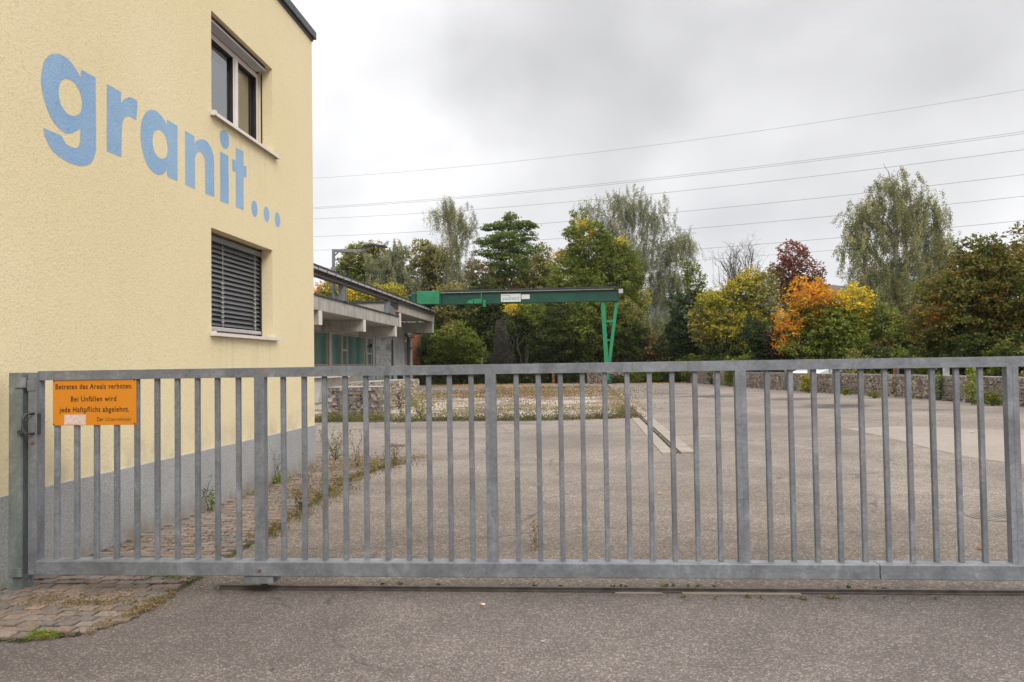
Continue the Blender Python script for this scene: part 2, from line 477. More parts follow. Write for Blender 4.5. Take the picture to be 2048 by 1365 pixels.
def link(name, me, mat, parent=None, bevel=0, loc=(0, 0, 0)):
    o = bpy.data.objects.new(name, me); COL.objects.link(o)
    mat = MAT[mat] if isinstance(mat, str) else mat
    if mat and len(me.materials) == 0: me.materials.append(mat)
    o.location = loc
    if parent:
        o.parent = parent
        pl = parent.location if parent.parent is None else Vector(parent.location)+parent.parent.location
        o.location = Vector(loc)-pl
    if bevel:
        b = o.modifiers.new('bevel', 'BEVEL'); b.width = bevel; b.segments = 2; b.limit_method = 'ANGLE'
    return o


def tag(o, label=None, cat=None, group=None, kind=None):
    for k, v in (('label', label), ('category', cat), ('group', group), ('kind', kind)):
        if v: o[k] = v
    return o


def thing(name, label, cat, loc=(0, 0, 0), group=None, kind=None):
    o = bpy.data.objects.new(name, None); COL.objects.link(o); o.location = loc; o.empty_display_size = .1
    return tag(o, label, cat, group, kind)


def polysheet(pts, z, name, mat, **k):
    tr = tessellate_polygon([[Vector((x, y, 0)) for x, y in pts]])
    mb = MB(); mb.add([(x, y, z) for x, y in pts], [t for t in tr])
    o = mb.build(name, mat); bm = bmesh.new(); bm.from_mesh(o.data); bmesh.ops.recalc_face_normals(bm, faces=bm.faces)
    for f in bm.faces:
        if f.normal.z < 0: f.normal_flip()
    bm.to_mesh(o.data); bm.free()
    return tag(o, kind='structure')


def from_np(name, V, Fq, colors, mat, parent=None, loc=(0, 0, 0)):
    """V (n,3), Fq (m,4) quads, colors (m,3) per face"""
    me = bpy.data.meshes.new(name)
    me.vertices.add(len(V)); me.vertices.foreach_set('co', (V-np.array(loc)).astype(np.float32).ravel())
    m_ = len(Fq); me.loops.add(m_*4); me.loops.foreach_set('vertex_index', Fq.astype(np.int32).ravel())
    me.polygons.add(m_); me.polygons.foreach_set('loop_start', np.arange(0, m_*4, 4, dtype=np.int32))
    me.polygons.foreach_set('loop_total', np.full(m_, 4, dtype=np.int32))
    me.update(calc_edges=True)
    if colors is not None:
        a = me.attributes.new('tint', 'FLOAT_COLOR', 'FACE')
        a.data.foreach_set('color', np.hstack([colors, np.ones((m_, 1))]).astype(np.float32).ravel())
    return link(name, me, mat, parent, 0, loc)


# ------------------------------------------------------------------ ground
g = MB(); g.quad((-900, -60, -.02), (1300, -60, -.02), (1300, 1800, -.02), (-900, 1800, -.02))
tag(g.build('ground', 'soil'), kind='structure')
WALLPATH = [(13.9, -2), (13.7, 12), (13.45, 22), (13.2, 26.5), (12.75, 31), (12.0, 35.8), (10.6, 41.5), (9.15, 52.5), (8.0, 62.4)]
yard_pts = [(-30, 5.33)] + [(14.2, 5.33)] + [(x+.25, y) for x, y in WALLPATH[1:]] + [(8.2, 64.2), (-30, 66)]
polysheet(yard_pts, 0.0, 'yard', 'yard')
polysheet([(-60, -30), (60, -30), (60, 5.33), (-60, 5.33)], -.001, 'road', 'road')
GX0, GX1 = -10.6, 1.38
gr = [(GX0, 22.4)]+[(GX0+(GX1-GX0)*i/14, 21.95+.3*math.sin(i*1.7)*.4+(.25 if i > 12 else 0)) for i in range(1, 14)]+[(1.42, 22.5), (1.6, 50.8), (-10.2, 52.5)]
polysheet(gr, .006, 'gravel_lot', 'gravel')
# paler resurfaced patch of the yard on the right
m = NT('pale_asphalt_patch')
cell = m.voro(60, out=1); s = m.n('ShaderNodeSeparateColor'); m.l(cell, s.inputs[0])
c = m.mix(1.0, m.ramp(m.noise(.5, 5, .6), [(.3, (.235, .198, .167)), (.7, (.28, .238, .20))]), m.ramp(s.outputs[0], [(0, .8), (1, 1.2)]), 'MULTIPLY')
m.bump(m.noise(90, 3, .7), .4, .005)
MAT['patch'] = m.set(c, .93, 0, .25)
pp = [tuple(at(x, y, 2, 0)[:2]) for x, y in ((1690, 858), (1760, 872), (1850, 895), (1935, 915), (2120, 940), (2300, 900), (2200, 868), (2000, 861), (1800, 853))]
polysheet(pp, .004, 'asphalt_patch', 'patch')
# pavement of stone pavers beside the yellow house
WX = -3.8935
edge = [(-3.9, 4.05), (-3.55, 4.2), (-3.15, 4.27), (-2.78, 4.36), (-2.62, 4.65), (-2.64, 5.1), (-2.66, 5.6), (-2.74, 6.98), (-2.9, 9.0), (-2.99, 10.56), (-2.85, 11.6), (-2.6, 12.5), (-2.75, 13.1), (-3.6, 13.6), (-4.6, 14.0)]


def edge_x(y):
    for (xa, ya), (xb, yb) in zip(edge, edge[1:]):
        if ya <= y <= yb: return xa+(xb-xa)*(y-ya)/(yb-ya)
    return -9


def inside_poly(x, y, poly):
    c_ = False
    for (x1, y1), (x2, y2) in zip(poly, poly[1:]+poly[:1]):
        if (y1 > y) != (y2 > y) and x < (x2-x1)*(y-y1)/(y2-y1)+x1: c_ = not c_
    return c_


pav_poly = edge+[(-6, 14.2), (-6, 11.9), (WX+.02, 11.9), (WX+.02, 4.0)]
m = NT('joint_soil'); MAT['joint'] = m.set(m.ramp(m.noise(20, 4, .6), [(.3, (.05, .04, .03)), (.6, (.10, .085, .06)), (.8, (.07, .09, .03))]), .95, 0, .1)
polysheet(pav_poly, .004, 'pavement_bed', 'joint')
mb = MB(); pw, pl = .100, .112
y = 4.0; row = 0
while y < 14.2:
    if y > 5.5: pw, pl = .085, .165
    rh = pw
    x = -6.2+(row % 2)*pl*.5
    while x < -2.2:
        cx, cy = x+pl/2, y+rh/2
        near = cy < 5.6
        if inside_poly(cx, cy, pav_poly) and inside_poly(cx+pl*.42, cy, pav_poly) and random.random() > .012:
            a = (cx+2)*.16 if near else 0
            j = lambda s_=.005: random.uniform(-s_, s_)
            g_ = .0075
            z = .014+random.uniform(-.004, .005)
            b_ = random.uniform(.82, 1.22)
            t_ = random.random()
            col = (.20*b_, .162*b_, .134*b_) if t_ < .5 else ((.225*b_, .165*b_, .13*b_) if t_ < .75 else (.18*b_, .155*b_, .14*b_))
            P = [(x+g_+j(), y+g_+j()), (x+pl-g_+j(), y+g_+j()), (x+pl-g_+j(), y+rh-g_+j()), (x+g_+j(), y+rh-g_+j())]
            iq = .006
            cxx, cyy = cx, cy
            T = [(px+(cxx-px)*iq/.06, py+(cyy-py)*iq/.06) for px, py in P]
            tz = [z+random.uniform(-.002, .002) for _ in range(4)]
            mb.add([(px, py, -.002) for px, py in P]+[(px, py, tz[0]-.004) for px, py in P]+[(px, py, tz[k]) for k, (px, py) in enumerate(T)],
                   [(0, 1, 5, 4), (1, 2, 6, 5), (2, 3, 7, 6), (3, 0, 4, 7), (4, 5, 9, 8), (5, 6, 10, 9), (6, 7, 11, 10), (7, 4, 8, 11), (8, 9, 10, 11)], col)
        x += pl
    y += rh; row += 1
tag(mb.build('pavement', 'paver'), kind='structure')

# hill far off
mb = MB()
nx, ny = 220, 26
hx = np.linspace(-900, 1300, nx); hy = np.linspace(1150, 1800, ny)
def hz(x, y):
    t = (y-1150)/650
    base = 128*math.sin(min(1, t*1.15)*math.pi/2)*(1+.16*math.sin(x*.0042+.6)+.10*math.sin(x*.011+2)+.04*math.sin(x*.031))
    return base+random.uniform(-3, 3)-1
V = [(x, y, hz(x, y)) for y in hy for x in hx]
mb.add(V, [(j*nx+i, j*nx+i+1, (j+1)*nx+i+1, (j+1)*nx+i) for j in range(ny-1) for i in range(nx-1)])
m = NT('haze_blue_wooded_hill'); MAT['hill'] = m.set(m.ramp(m.noise(.03, 8, .7), [(.35, (.028, .04, .04)), (.65, (.055, .07, .06))]), 1, 0, 0)  # bluish haze of distance put into the hill colour itself
tag(mb.build('hill', 'hill', smooth=True), kind='structure')

# ------------------------------------------------------------------ yellow house
B_Y0, B_Y1, B_X1, B_H = -1.0, 11.9, -13.0, 6.36
UW = (8.51, 10.29, 4.215, 5.335)     # upper window y0 y1 z0 z1
LW = (8.49, 10.26, 1.845, 2.975)
DEP_U, DEP_L = .185, .24
house = thing('yellow_house', 'yellow stucco house with the word granit painted in blue and a grey stone base', 'house', (WX, 6, 0))


def holes_wall(mb, X, y0, y1, z0, z1, holes):
    ys = sorted({y0, y1, *[h[0] for h in holes], *[h[1] for h in holes]}); zs = sorted({z0, z1, *[h[2] for h in holes], *[h[3] for h in holes]})
    for a, b in zip(ys, ys[1:]):
        for c_, d in zip(zs, zs[1:]):
            my, mz = (a+b)/2, (c_+d)/2
            if any(h[0] < my < h[1] and h[2] < mz < h[3] for h in holes): continue
            mb.quad((X, a, c_), (X, b, c_), (X, b, d), (X, a, d))


PZ = .623
mb = MB(); holes_wall(mb, WX, B_Y0, B_Y1, PZ-.02, B_H, [UW, LW])
mb.quad((WX, B_Y1, 0), (B_X1, B_Y1, 0), (B_X1, B_Y1, B_H), (WX, B_Y1, B_H))
mb.quad((B_X1, B_Y1, 0), (B_X1, B_Y0, 0), (B_X1, B_Y0, B_H), (B_X1, B_Y1, B_H))
mb.quad((B_X1, B_Y0, 0), (WX, B_Y0, 0), (WX, B_Y0, B_H), (B_X1, B_Y0, B_H))
mb.quad((WX, B_Y0, B_H), (WX, B_Y1, B_H), (B_X1, B_Y1, B_H), (B_X1, B_Y0, B_H))
for (a, b, c_, d) in (UW, LW):
    X0, X1 = WX, WX-(DEP_U if c_ > 3 else DEP_L)
    mb.quad((X0, b, c_), (X1, b, c_), (X1, b, d), (X0, b, d)); mb.quad((X0, a, d), (X1, a, d), (X1, a, c_), (X0, a, c_))
    mb.quad((X0, a, d), (X0, b, d), (X1, b, d), (X1, a, d)); mb.quad((X0, a, c_), (X1, a, c_), (X1, b, c_), (X0, b, c_))
mb.build('wall', 'stucco', house)
mb = MB(); mb.box(WX-.3, WX+.018, B_Y0-.02, 10.55, -.05, PZ); mb.box(WX-.3, WX+.018, 10.562, B_Y1+.018, -.05, PZ); mb.box(WX-.3, WX+.012, 10.54, 10.57, -.05, PZ-.004)
mb.box(B_X1-.02, WX-.3, B_Y1-.2, B_Y1+.018, -.05, PZ)
mb.build('plinth', 'plinth', house, bevel=.004)
mb = MB(); mb.box(B_X1-.06, WX+.055, B_Y0-.06, B_Y1+.06, B_H+.012, B_H+.125); mb.box(B_X1-.02, WX+.02, B_Y0-.02, B_Y1+.02, B_H-.03, B_H+.012)
mb.build('roof_edge', 'steel_dark', house, bevel=.006)


def window_parts(rect, upper):
    a, b, c_, d = rect
    XB = WX-(DEP_U if upper else DEP_L)      # plane of the frame front
    fw = MB()
    t = .065
    if upper:
        fm = 9.575
        for (y0, y1) in ((a, fm), (fm, b)):
            fw.box(XB-.06, XB+.0, y0, y0+t, c_, d-.068); fw.box(XB-.06, XB, y1-t, y1, c_, d-.068)
            fw.box(XB-.06, XB-.001, y0+t, y1-t, c_, c_+t); fw.box(XB-.06, XB-.001, y0+t, y1-t, d-.068-t, d-.068)
        fw.box(XB, XB+.018, fm-.035, fm+.035, c_+.01, d-.14)
    else:
        fw.box(XB-.06, XB, a, a+t, c_, d); fw.box(XB-.06, XB, b-t, b, c_, d); fw.box(XB-.06, XB-.001, a+t, b-t, c_, c_+t); fw.box(XB-.06, XB-.001, a+t, b-t, d-t, d)
    win = fw.build('window', 'white_frame', house, bevel=.004)
    if upper:
        for (y0, y1) in ((a, fm), (fm, b)):
            p = MB(); p.quad((XB-.04, y0+t, c_+t), (XB-.04, y1-t, c_+t), (XB-.04, y1-t, d-.068-t), (XB-.04, y0+t, d-.068-t)); p.build('pane', 'glass', win)
            s_ = MB()
            for yy in (y0+t, y1-t-.014): s_.box(XB-.036, XB-.004, yy, yy+.014, c_+t, d-.068-t)
            s_.box(XB-.036, XB-.004, y0+t+.014, y1-t-.014, d-.068-t-.014, d-.068-t); s_.box(XB-.036, XB-.004, y0+t+.014, y1-t-.014, c_+t, c_+t+.014)
            s_.build('gasket', 'black', win)
        bx = MB(); bx.box(XB+.002, XB+.135, a+.003, b-.10, d-.066, d-.058); bx.box(XB+.131, XB+.135, a+.003, b-.10, d-.058, d-.046); bx.build('blind_box', 'slat_light', win)
        br = MB(); br.box(XB+.01, XB+.128, a+.003, b-.09, d-.056, d-.002); br.build('blind_recess_shade', 'black', win)  # solid black block painted in for the shade of the open recess
        gd = MB(); gd.box(XB+.035, XB+.050, b-.012, b-.002, c_+.01, d-.066); gd.build('guide_rail', 'black', win)
        rm = MB(); rm.box(XB-1.4, XB-.2, a-.6, b+.6, c_-.6, d+.5); ro = rm.build('room', 'room', win)
        bm = bmesh.new(); bm.from_mesh(ro.data)
        for f in list(bm.faces):
            if f.normal.x > .9: bm.faces.remove(f)
        bm.to_mesh(ro.data); bm.free()
        cu = MB(); cu.quad((XB-.065, a-.1, c_), (XB-.065, fm-.02, c_), (XB-.065, fm-.02, d-.30), (XB-.065, a-.1, d-.30)); cu.build('sky_reflection_sheet', 'pane_reflection', win)  # pale sheet added behind the pane, standing for sky reflected in it
        cu = MB(); cu.box(XB-.20, XB-.17, b-.26, b-.22, c_, d); cu.build('guide_rail', 'steel_dark', win)
    else:
        XS = XB+.07
        sl = MB(); n = 17; top = d-.10; bot = c_+.10; dz = (top-bot)/n
        for k in range(n):
            z = bot+dz*(k+.5); tl = .060 if k > 2 else .050
            Z = [(-.018, tl*.5+.002), (-.004, tl*.3), (.012, -tl*.1), (.026, -tl*.5), (.034, -tl*.5+.004)]
            P = [(XS+u_*.8, yy, z+v_) for yy in (a+.006, b-.05) for u_, v_ in Z]
            sl.add(P, [(i, i+1, i+6, i+5) for i in range(4)])
        sl.build('blind', 'slat', win)
        for yy in (a+(b-a)*.33, a+(b-a)*.86):
            lt = MB()
            lt.box(XS+.036, XS+.040, yy-.004, yy+.004, bot-.02, top)
            for k in range(1, n//2+2): lt.box(XS+.030, XS+.038, yy-.035, yy+.035, bot+dz*(k)-.010, bot+dz*(k)+.0)
            lt.build('ladder_tape', 'slat_light', win)
        br = MB(); br.box(XS-.03, XS+.04, a+.006, b-.05, bot-.055, bot-.012); br.build('bottom_rail', 'slat_light', win, bevel=.008)
        hb = MB(); hb.box(XS-.06, XS+.05, a+.004, b-.05, d-.095, d-.03); hb.build('blind_box', 'slat', win, bevel=.005)
        gd = MB(); gd.box(XS-.03, XS+.03, b-.048, b-.010, c_+.02, d-.002); gd.build('guide_rail', 'black', win)
        p = MB(); p.quad((XB-.04, a+.05, c_+.05), (XB-.04, b-.05, c_+.05), (XB-.04, b-.05, d-.05), (XB-.04, a+.05, d-.05)); p.build('pane', 'dark_glass', win)
    s_ = MB()
    P = [(XB+.002, c_+.028), (WX+.055, c_+.006), (WX+.055, c_-.03), (WX+.047, c_-.03), (WX+.047, c_-.004), (XB+.002, c_+.018)]
    n_ = len(P)
    s_.add([(x, yy, z) for yy in (a+.002, b+.10) for x, z in P], [tuple(range(n_))[::-1], tuple(range(n_, 2*n_))]+[(i, (i+1) % n_, n_+(i+1) % n_, n_+i) for i in range(n_)])
    s_.box(WX+.003, WX+.060, a-.035, a+.0015, c_-.03, c_+.022); s_.box(WX+.003, WX+.060, b+.10, b+.112, c_-.032, c_+.012)
    s_.build('sill', 'white_frame', win)


window_parts(UW, True)
window_parts(LW, False)

# painted lettering
def smooth(poly, it=5):
    P = [np.array(p, float) for p in poly]; n = len(P); out = []
    def corner(i):
        a = P[i]-P[i-1]; b = P[(i+1) % n]-P[i]
        ang = abs(math.degrees(math.atan2(a[0]*b[1]-a[1]*b[0], a@b)))
        return ang > 42
    cs = [corner(i) for i in range(n)]
    for i in range(n):
        p1, p2 = P[i], P[(i+1) % n]
        p0 = P[i-1] if not cs[i] else p1-(p2-p1)*.6
        p3 = P[(i+2) % n] if not cs[(i+1) % n] else p2+(p2-p1)*.6
        if cs[i] and cs[(i+1) % n]: out.append(tuple(p1)); continue
        for k in range(it):
            t = k/it
            out.append(tuple(.5*((2*p1)+(p2-p0)*t+(2*p0-5*p1+4*p2-p3)*t*t+(-p0+3*p1-3*p2+p3)*t**3)))
    return out


def wall_letter(name, loops, ox, oy, sc=5.25):
    rings = []
    for lp in loops:
        rings.append([at(ox+x/sc, oy+y/sc, 0, WX+.0016) for x, y in smooth(lp)])
    flat = [p for r_ in rings for p in r_]
    tr_ = tessellate_polygon([[Vector((p[1], p[2], 0)) for p in r_] for r_ in rings])
    mb = MB(); mb.add(flat, tr_)
    return mb.build(name, 'blue', house)


g_out = [(482, 345), (484, 258), (636, 342), (640, 700), (640, 1085), (630, 1150), (600, 1225), (555, 1260), (500, 1272), (430, 1262), (330, 1222), (230, 1155), (160, 1075), (115, 980), (97, 925), (90, 873), (285, 957), (305, 1005), (335, 1045), (385, 1073), (430, 1082), (455, 1070), (470, 1035), (476, 960), (478, 880), (440, 900), (400, 922), (345, 932), (300, 915), (240, 865), (175, 775), (120, 650), (80, 500), (64, 380), (75, 260), (100, 170), (150, 112), (220, 95), (290, 112), (350, 150), (400, 210), (440, 270)]
g_in = [(318, 355), (280, 375), (258, 420), (249, 490), (258, 570), (280, 640), (320, 700), (370, 738), (420, 745), (465, 725), (488, 680), (495, 610), (480, 520), (455, 460), (420, 405), (375, 370)]
wall_letter('letter', [g_out, g_in], 70, 90)
wall_letter('letter', [[(756, 412), (895, 492), (904, 500), (904, 615), (940, 570), (990, 548), (1040, 565), (1078, 600), (1064, 792), (1010, 758), (965, 750), (935, 775), (920, 820), (914, 880), (908, 1178), (755, 1117)]], 70, 90)
a_out = [(385, 160), (390, 104), (500, 172), (500, 746), (395, 702), (388, 625), (365, 660), (320, 682), (270, 672), (215, 625), (165, 540), (130, 420), (112, 290), (115, 170), (135, 85), (175, 20), (225, -2), (280, 18), (330, 65), (365, 115)]
a_in = [(292, 210), (255, 228), (240, 280), (238, 350), (255, 430), (285, 485), (330, 517), (365, 512), (390, 475), (397, 410), (388, 330), (365, 265), (330, 222)]
wall_letter('letter', [a_out, a_in], 260, 220)
wall_letter('letter', [[(580, 220), (676, 278), (678, 360), (700, 325), (745, 310), (800, 325), (845, 385), (872, 460), (882, 540), (886, 916), (792, 880), (788, 570), (778, 500), (750, 450), (718, 440), (692, 475), (684, 530), (684, 832), (580, 786)]], 260, 220)
wall_letter('letter', [[(947, 436), (1034, 487), (1038, 994), (950, 958)]], 260, 220)
wall_letter('letter_dot', [[(943, 265), (955, 220), (978, 208), (1010, 228), (1035, 285), (1040, 350), (1032, 395), (1008, 412), (975, 395), (952, 340)]], 260, 220)
wall_letter('letter', [[(1112, 396), (1192, 438), (1193, 582), (1223, 596), (1224, 712), (1193, 702), (1193, 1056), (1112, 1022), (1112, 658), (1075, 638), (1074, 515), (1112, 536)]], 260, 220)
for (cx, cy, hh) in ((1308, 1039, 92), (1434, 1098, 88), (1550, 1155, 86)):
    c0 = at(260+cx/5.25, 220+cy/5.25, 0, WX+.0016); c1 = at(260+cx/5.25, 220+(cy-hh*.9)/5.25, 0, WX+.0016)
    r_ = abs(c1[2]-c0[2])
    mb = MB(); mb.add([(c0[0], c0[1]+r_*math.cos(t), c0[2]+r_*math.sin(t)) for t in np.linspace(0, 2*math.pi, 33)[:-1]], [tuple(range(32))])
    mb.build('full_stop', 'blue', house)

# ------------------------------------------------------------------ gate
gate = thing('sliding_gate', 'galvanised steel sliding gate of upright square bars across the yard entrance', 'gate', (0, 5.28, 0))
GF = 5.215
ZT0, ZT1 = 1.398, 1.461
mb = MB(); mb.box(-3.62, 4.4, 5.262, 5.322, ZT0, ZT1); mb.box(.335, .337, 5.2595, 5.262, ZT0, ZT1)
mb.build('top_rail', 'galv', gate, bevel=.004)
ZB0, ZB1 = .115, .207
mb = MB(); mb.box(-3.606, 1.80, GF, 5.335, ZB0, ZB1); mb.box(1.803, 4.4, GF, 5.335, ZB0, ZB1)
mb.build('bottom_rail', 'galv', gate, bevel=.005)
stiles = [-2.092, -.569, 1.005, 2.63]
for i, xs in enumerate(stiles):
    mb = MB(); mb.box(xs-.034, xs+.034, 5.258, 5.318, ZB1-.003, ZT0+.003); mb.box(xs-.0015, xs+.0015, 5.2565, 5.258, ZB1, ZT0)
    mb.build('stile', 'galv', gate, bevel=.003)
mb = MB(); mb.box(-3.668, -3.608, 5.235, 5.325, .112, 1.452); mb.build('end_stile', 'galv', gate, bevel=.003)
bars = []
for x0, x1 in ((-3.503, -2.248), (-1.941, -.70), (-.405, .868), (1.172, 2.455)):
    bars += list(np.linspace(x0, x1, 10))
bars += [2.63+.165+.142*k for k in range(10)]
for xb in bars:
    mb = MB(); mb.box(-.016, .016, 0, .032, 0, ZT0-ZB1+.006)
    mb.build('bar', 'galv', gate, bevel=.005).location = Vector((xb+random.uniform(-.002, .002), 5.282, ZB1-.003))-gate.location
# roller carriage under the gate
rl = at(520, 1158, 1, 5.26)
mb = MB(); mb.box(rl[0]-.09, rl[0]+.10, 5.225, 5.372, .065, .1145); mb.build('roller_housing', 'galv', gate, bevel=.003)
mb = MB(); mb.tube([(rl[0], 5.332, .065), (rl[0], 5.364, .065)], .040, 20); mb.build('roller', 'rail', gate)
bh = at(519, 1142, 1, GF-.003)
mb = MB(); mb.tube([(bh[0], GF+.003, bh[2]), (bh[0], GF-.006, bh[2])], .010, 10); mb.build('bolt', 'rust', gate)
# latch parts on the end stile
mb = MB(); mb.box(-3.672, -3.615, 5.229, 5.235, 1.33, 1.40); mb.build('latch_plate', 'galv', gate, bevel=.003)
hx_ = -3.655
mb = MB(); mb.tube([(hx_+.03, 5.235, 1.18), (hx_, 5.185, 1.175), (hx_-.012, 5.178, 1.14), (hx_-.013, 5.178, 1.08), (hx_, 5.185, 1.05), (hx_+.03, 5.235, 1.045)], .008, 8); mb.build('handle', 'steel_dark', gate, smooth=True)
mb = MB(); mb.box(-3.608, -3.600, 5.24, 5.27, 1.04, 1.18); mb.build('handle_backplate', 'steel_dark', gate, bevel=.002)
mb = MB(); mb.tube([(-3.637, 5.236, .985), (-3.637, 5.228, .985)], .011, 12); mb.build('lock_cylinder', 'rust', gate)
for z0 in (1.3,):
    pass
# catch post fixed beside the house
post = thing('gate_post', 'galvanised box post catching the gate end in front of the yellow wall', 'gate post', (-3.73, 5.3, 0))
mb = MB(); mb.box(-3.805, -3.715, 5.235, 5.335, 0, 1.452); mb.build('column', 'galv_green', post, bevel=.004)
mb = MB(); mb.box(-3.714, -3.706, 5.236, 5.246, .02, 1.452); mb.box(-3.714, -3.690, 5.30, 5.334, .02, 1.448); mb.build('catch_channel', 'galv_dark', post, bevel=.002)
mb = MB(); mb.box(-3.752, -3.678, 5.222, 5.2335, 1.352, 1.418); mb.build('catch_strap', 'galv', post, bevel=.003)
mb = MB(); mb.box(-3.73, -3.69, 5.214, 5.2335, 1.045, 1.07); mb.tube([(-3.71, 5.222, 1.03), (-3.71, 5.222, 1.075)], .006, 8); mb.box(-3.705, -3.672, 5.222, 5.232, 1.035, 1.043); mb.build('striker', 'steel_dark', post)
mb = MB(); mb.box(-3.765, -3.698, 5.21, 5.2335, .10, .16); mb.build('buffer_bracket', 'galv_green', post, bevel=.003)
# second receiving post far right, outside the frame, ends the gate
# ground track
trk = MB(); trk.box(-2.40, 4.5, 5.335, 5.360, -.002, .026); trk.box(-2.40, 4.5, 5.318, 5.335, -.002, .010); trk.box(-2.40, 4.5, 5.360, 5.385, -.002, .008)
tag(trk.build('gate_track', 'rail', bevel=.002), 'thin brown steel floor track the sliding gate runs on', 'track')
cs = MB(); cs.box(.62, 1.35, 5.29, 5.316, -.002, .008); cs.box(.2, .5, 5.295, 5.314, -.002, .006)
tag(cs.build('kerb_strip', 'strip', bevel=.003), kind='structure')

# sign on the bars
sg_y = 5.272
tl, br_ = at(106, 760, 1, sg_y), at(273, 850, 1, sg_y)
sign = thing('warning_sign', 'orange sign with black German no entry text screwed onto the gate bars', 'sign', ((tl[0]+br_[0])/2, sg_y, br_[2]))
SX0, SX1, SZ0, SZ1 = tl[0], br_[0], br_[2], tl[2]
mb = MB(); mb.box(SX0, SX1, sg_y-.002, sg_y+.003, SZ0, SZ1); mb.build('panel', 'orange', sign, bevel=.0012)


def text_part(txt, x0, x1, zb, cap, y, name, mat, parent, axis='y', weight=.009):
    cu = bpy.data.curves.new('t', 'FONT'); cu.body = txt; cu.size = 1; cu.fill_mode = 'FRONT'; cu.offset = weight; cu.space_character = 1.12; cu.resolution_u = 3
    o = bpy.data.objects.new('t', cu); COL.objects.link(o)
    me = bpy.data.meshes.new_from_object(o.evaluated_get(bpy.context.evaluated_depsgraph_get()))
    bpy.data.objects.remove(o); bpy.data.curves.remove(cu)
    co = np.empty(len(me.vertices)*3, np.float32); me.vertices.foreach_get('co', co); co = co.reshape(-1, 3)
    mn, mxx = co[:, 0].min(), co[:, 0].max()
    sx = (x1-x0)/(mxx-mn); sz = cap/.70
    out = np.stack([x0+(co[:, 0]-mn)*sx, np.full(len(co), y), zb+co[:, 1]*sz], 1)
    me.vertices.foreach_set('co', (out-np.array([parent.location[0], parent.location[1], parent.location[2]])).astype(np.float32).ravel())
    me.materials.clear(); me.update()
    o = link(name, me, mat, parent, 0, tuple(parent.location))
    return o


def sx(px): return SX0+(px-485)/(1243-485)*(SX1-SX0)
def sz(py): return SZ1-(py-277)/(681-277)*(SZ1-SZ0)
k_ = (SZ1-SZ0)/404
for txt, a, b, base, cap, mt in (('Betreten des Areals verboten.', 512, 1210, 362, 47, 'ink'), ('Bei Unfällen wird', 652, 1063, 471, 46, 'ink'), ('jede Haftpflicht abgelehnt.', 548, 1180, 564, 47, 'ink'), ('Der', 890, 945, 646, 36, 'ink'), ('Unternehmer', 964, 1198, 645, 34, 'ink_faded')):
    text_part(txt, sx(a), sx(b), sz(base), cap*k_, sg_y-.0036, 'lettering', mt, sign)
mb = MB(); mb.box(sx(592), sx(787), sg_y-.0034, sg_y-.002, sz(675), sz(587)); mb.build('sticker', 'sticker', sign)
for px, py in ((497, 290), (1228, 290), (497, 672), (1228, 668)):
    mb = MB(); mb.tube([(sx(px), sg_y-.005, sz(py)), (sx(px), sg_y, sz(py))], .005, 8); mb.build('screw', 'rust', sign)

# ------------------------------------------------------------------ low concrete workshop
shop = thing('workshop', 'low concrete workshop with overhanging roofs and green curtained windows', 'workshop', (-13.2, 45, 0))
FX = -13.2
mb = MB(); mb.box(FX-6, FX, 28, 63.4, 0, 1.60); mb.box(FX-6, FX-.02, 28, 63.4, 3.38, 3.98); mb.box(FX-6, FX-.01, 52.1, 63.4, 3.98, 4.86)
for (a, b) in ((42.75, 43.3), (50.35, 50.75), (52.15, 52.65), (57.3, 57.65)): mb.box(FX-.35, FX+.02, a, b, 1.6, 3.38)
mb.box(FX-6, FX-.3, 28, 63.3, 1.6, 3.38)
mb.build('wall', 'concrete', shop)
mb = MB(); mb.box(-20, -11, 26, 49.85, 3.93, 4.53); mb.build('roof', 'concrete', shop, bevel=.02)
mb = MB(); mb.box(-20.05, -10.95, 25.9, 49.9, 4.533, 4.60); mb.build('roof_edge', 'steel_dark', shop)
mb = MB(); mb.box(-11.2, -11.0, 49.87, 62.5, 4.84, 5.46); mb.box(-20, -11.2, 49.87, 50.05, 4.62, 5.46); mb.box(-20, -11.2, 50.05, 62.4, 5.0, 5.4); mb.build('roof', 'concrete_light', shop, bevel=.02)
mb = MB(); mb.box(-20.1, -10.94, 49.75, 62.6, 5.463, 5.56); mb.build('roof_edge', 'steel_dark', shop)
for yb in (34.3, 41.6, 48.9):
    mb = MB(); mb.box(-19, -11.02, yb, yb+.42, 3.32, 3.928); mb.build('beam', 'concrete', shop, bevel=.015)
    mb = MB(); mb.box(-11.018, -10.99, yb-.002, yb+.422, 3.318, 3.928); mb.build('beam_end', 'white_frame', shop)
for yb, z0, z1 in ((50.3, 3.95, 4.835), (61.9, 4.05, 4.835)):
    mb = MB(); mb.box(-19, -11.05, yb, yb+.42, z0, z1); mb.build('beam', 'concrete', shop, bevel=.015)
    mb = MB(); mb.box(-11.048, -11.02, yb, yb+.42, z0, z1); mb.build('beam_end', 'white_frame', shop)


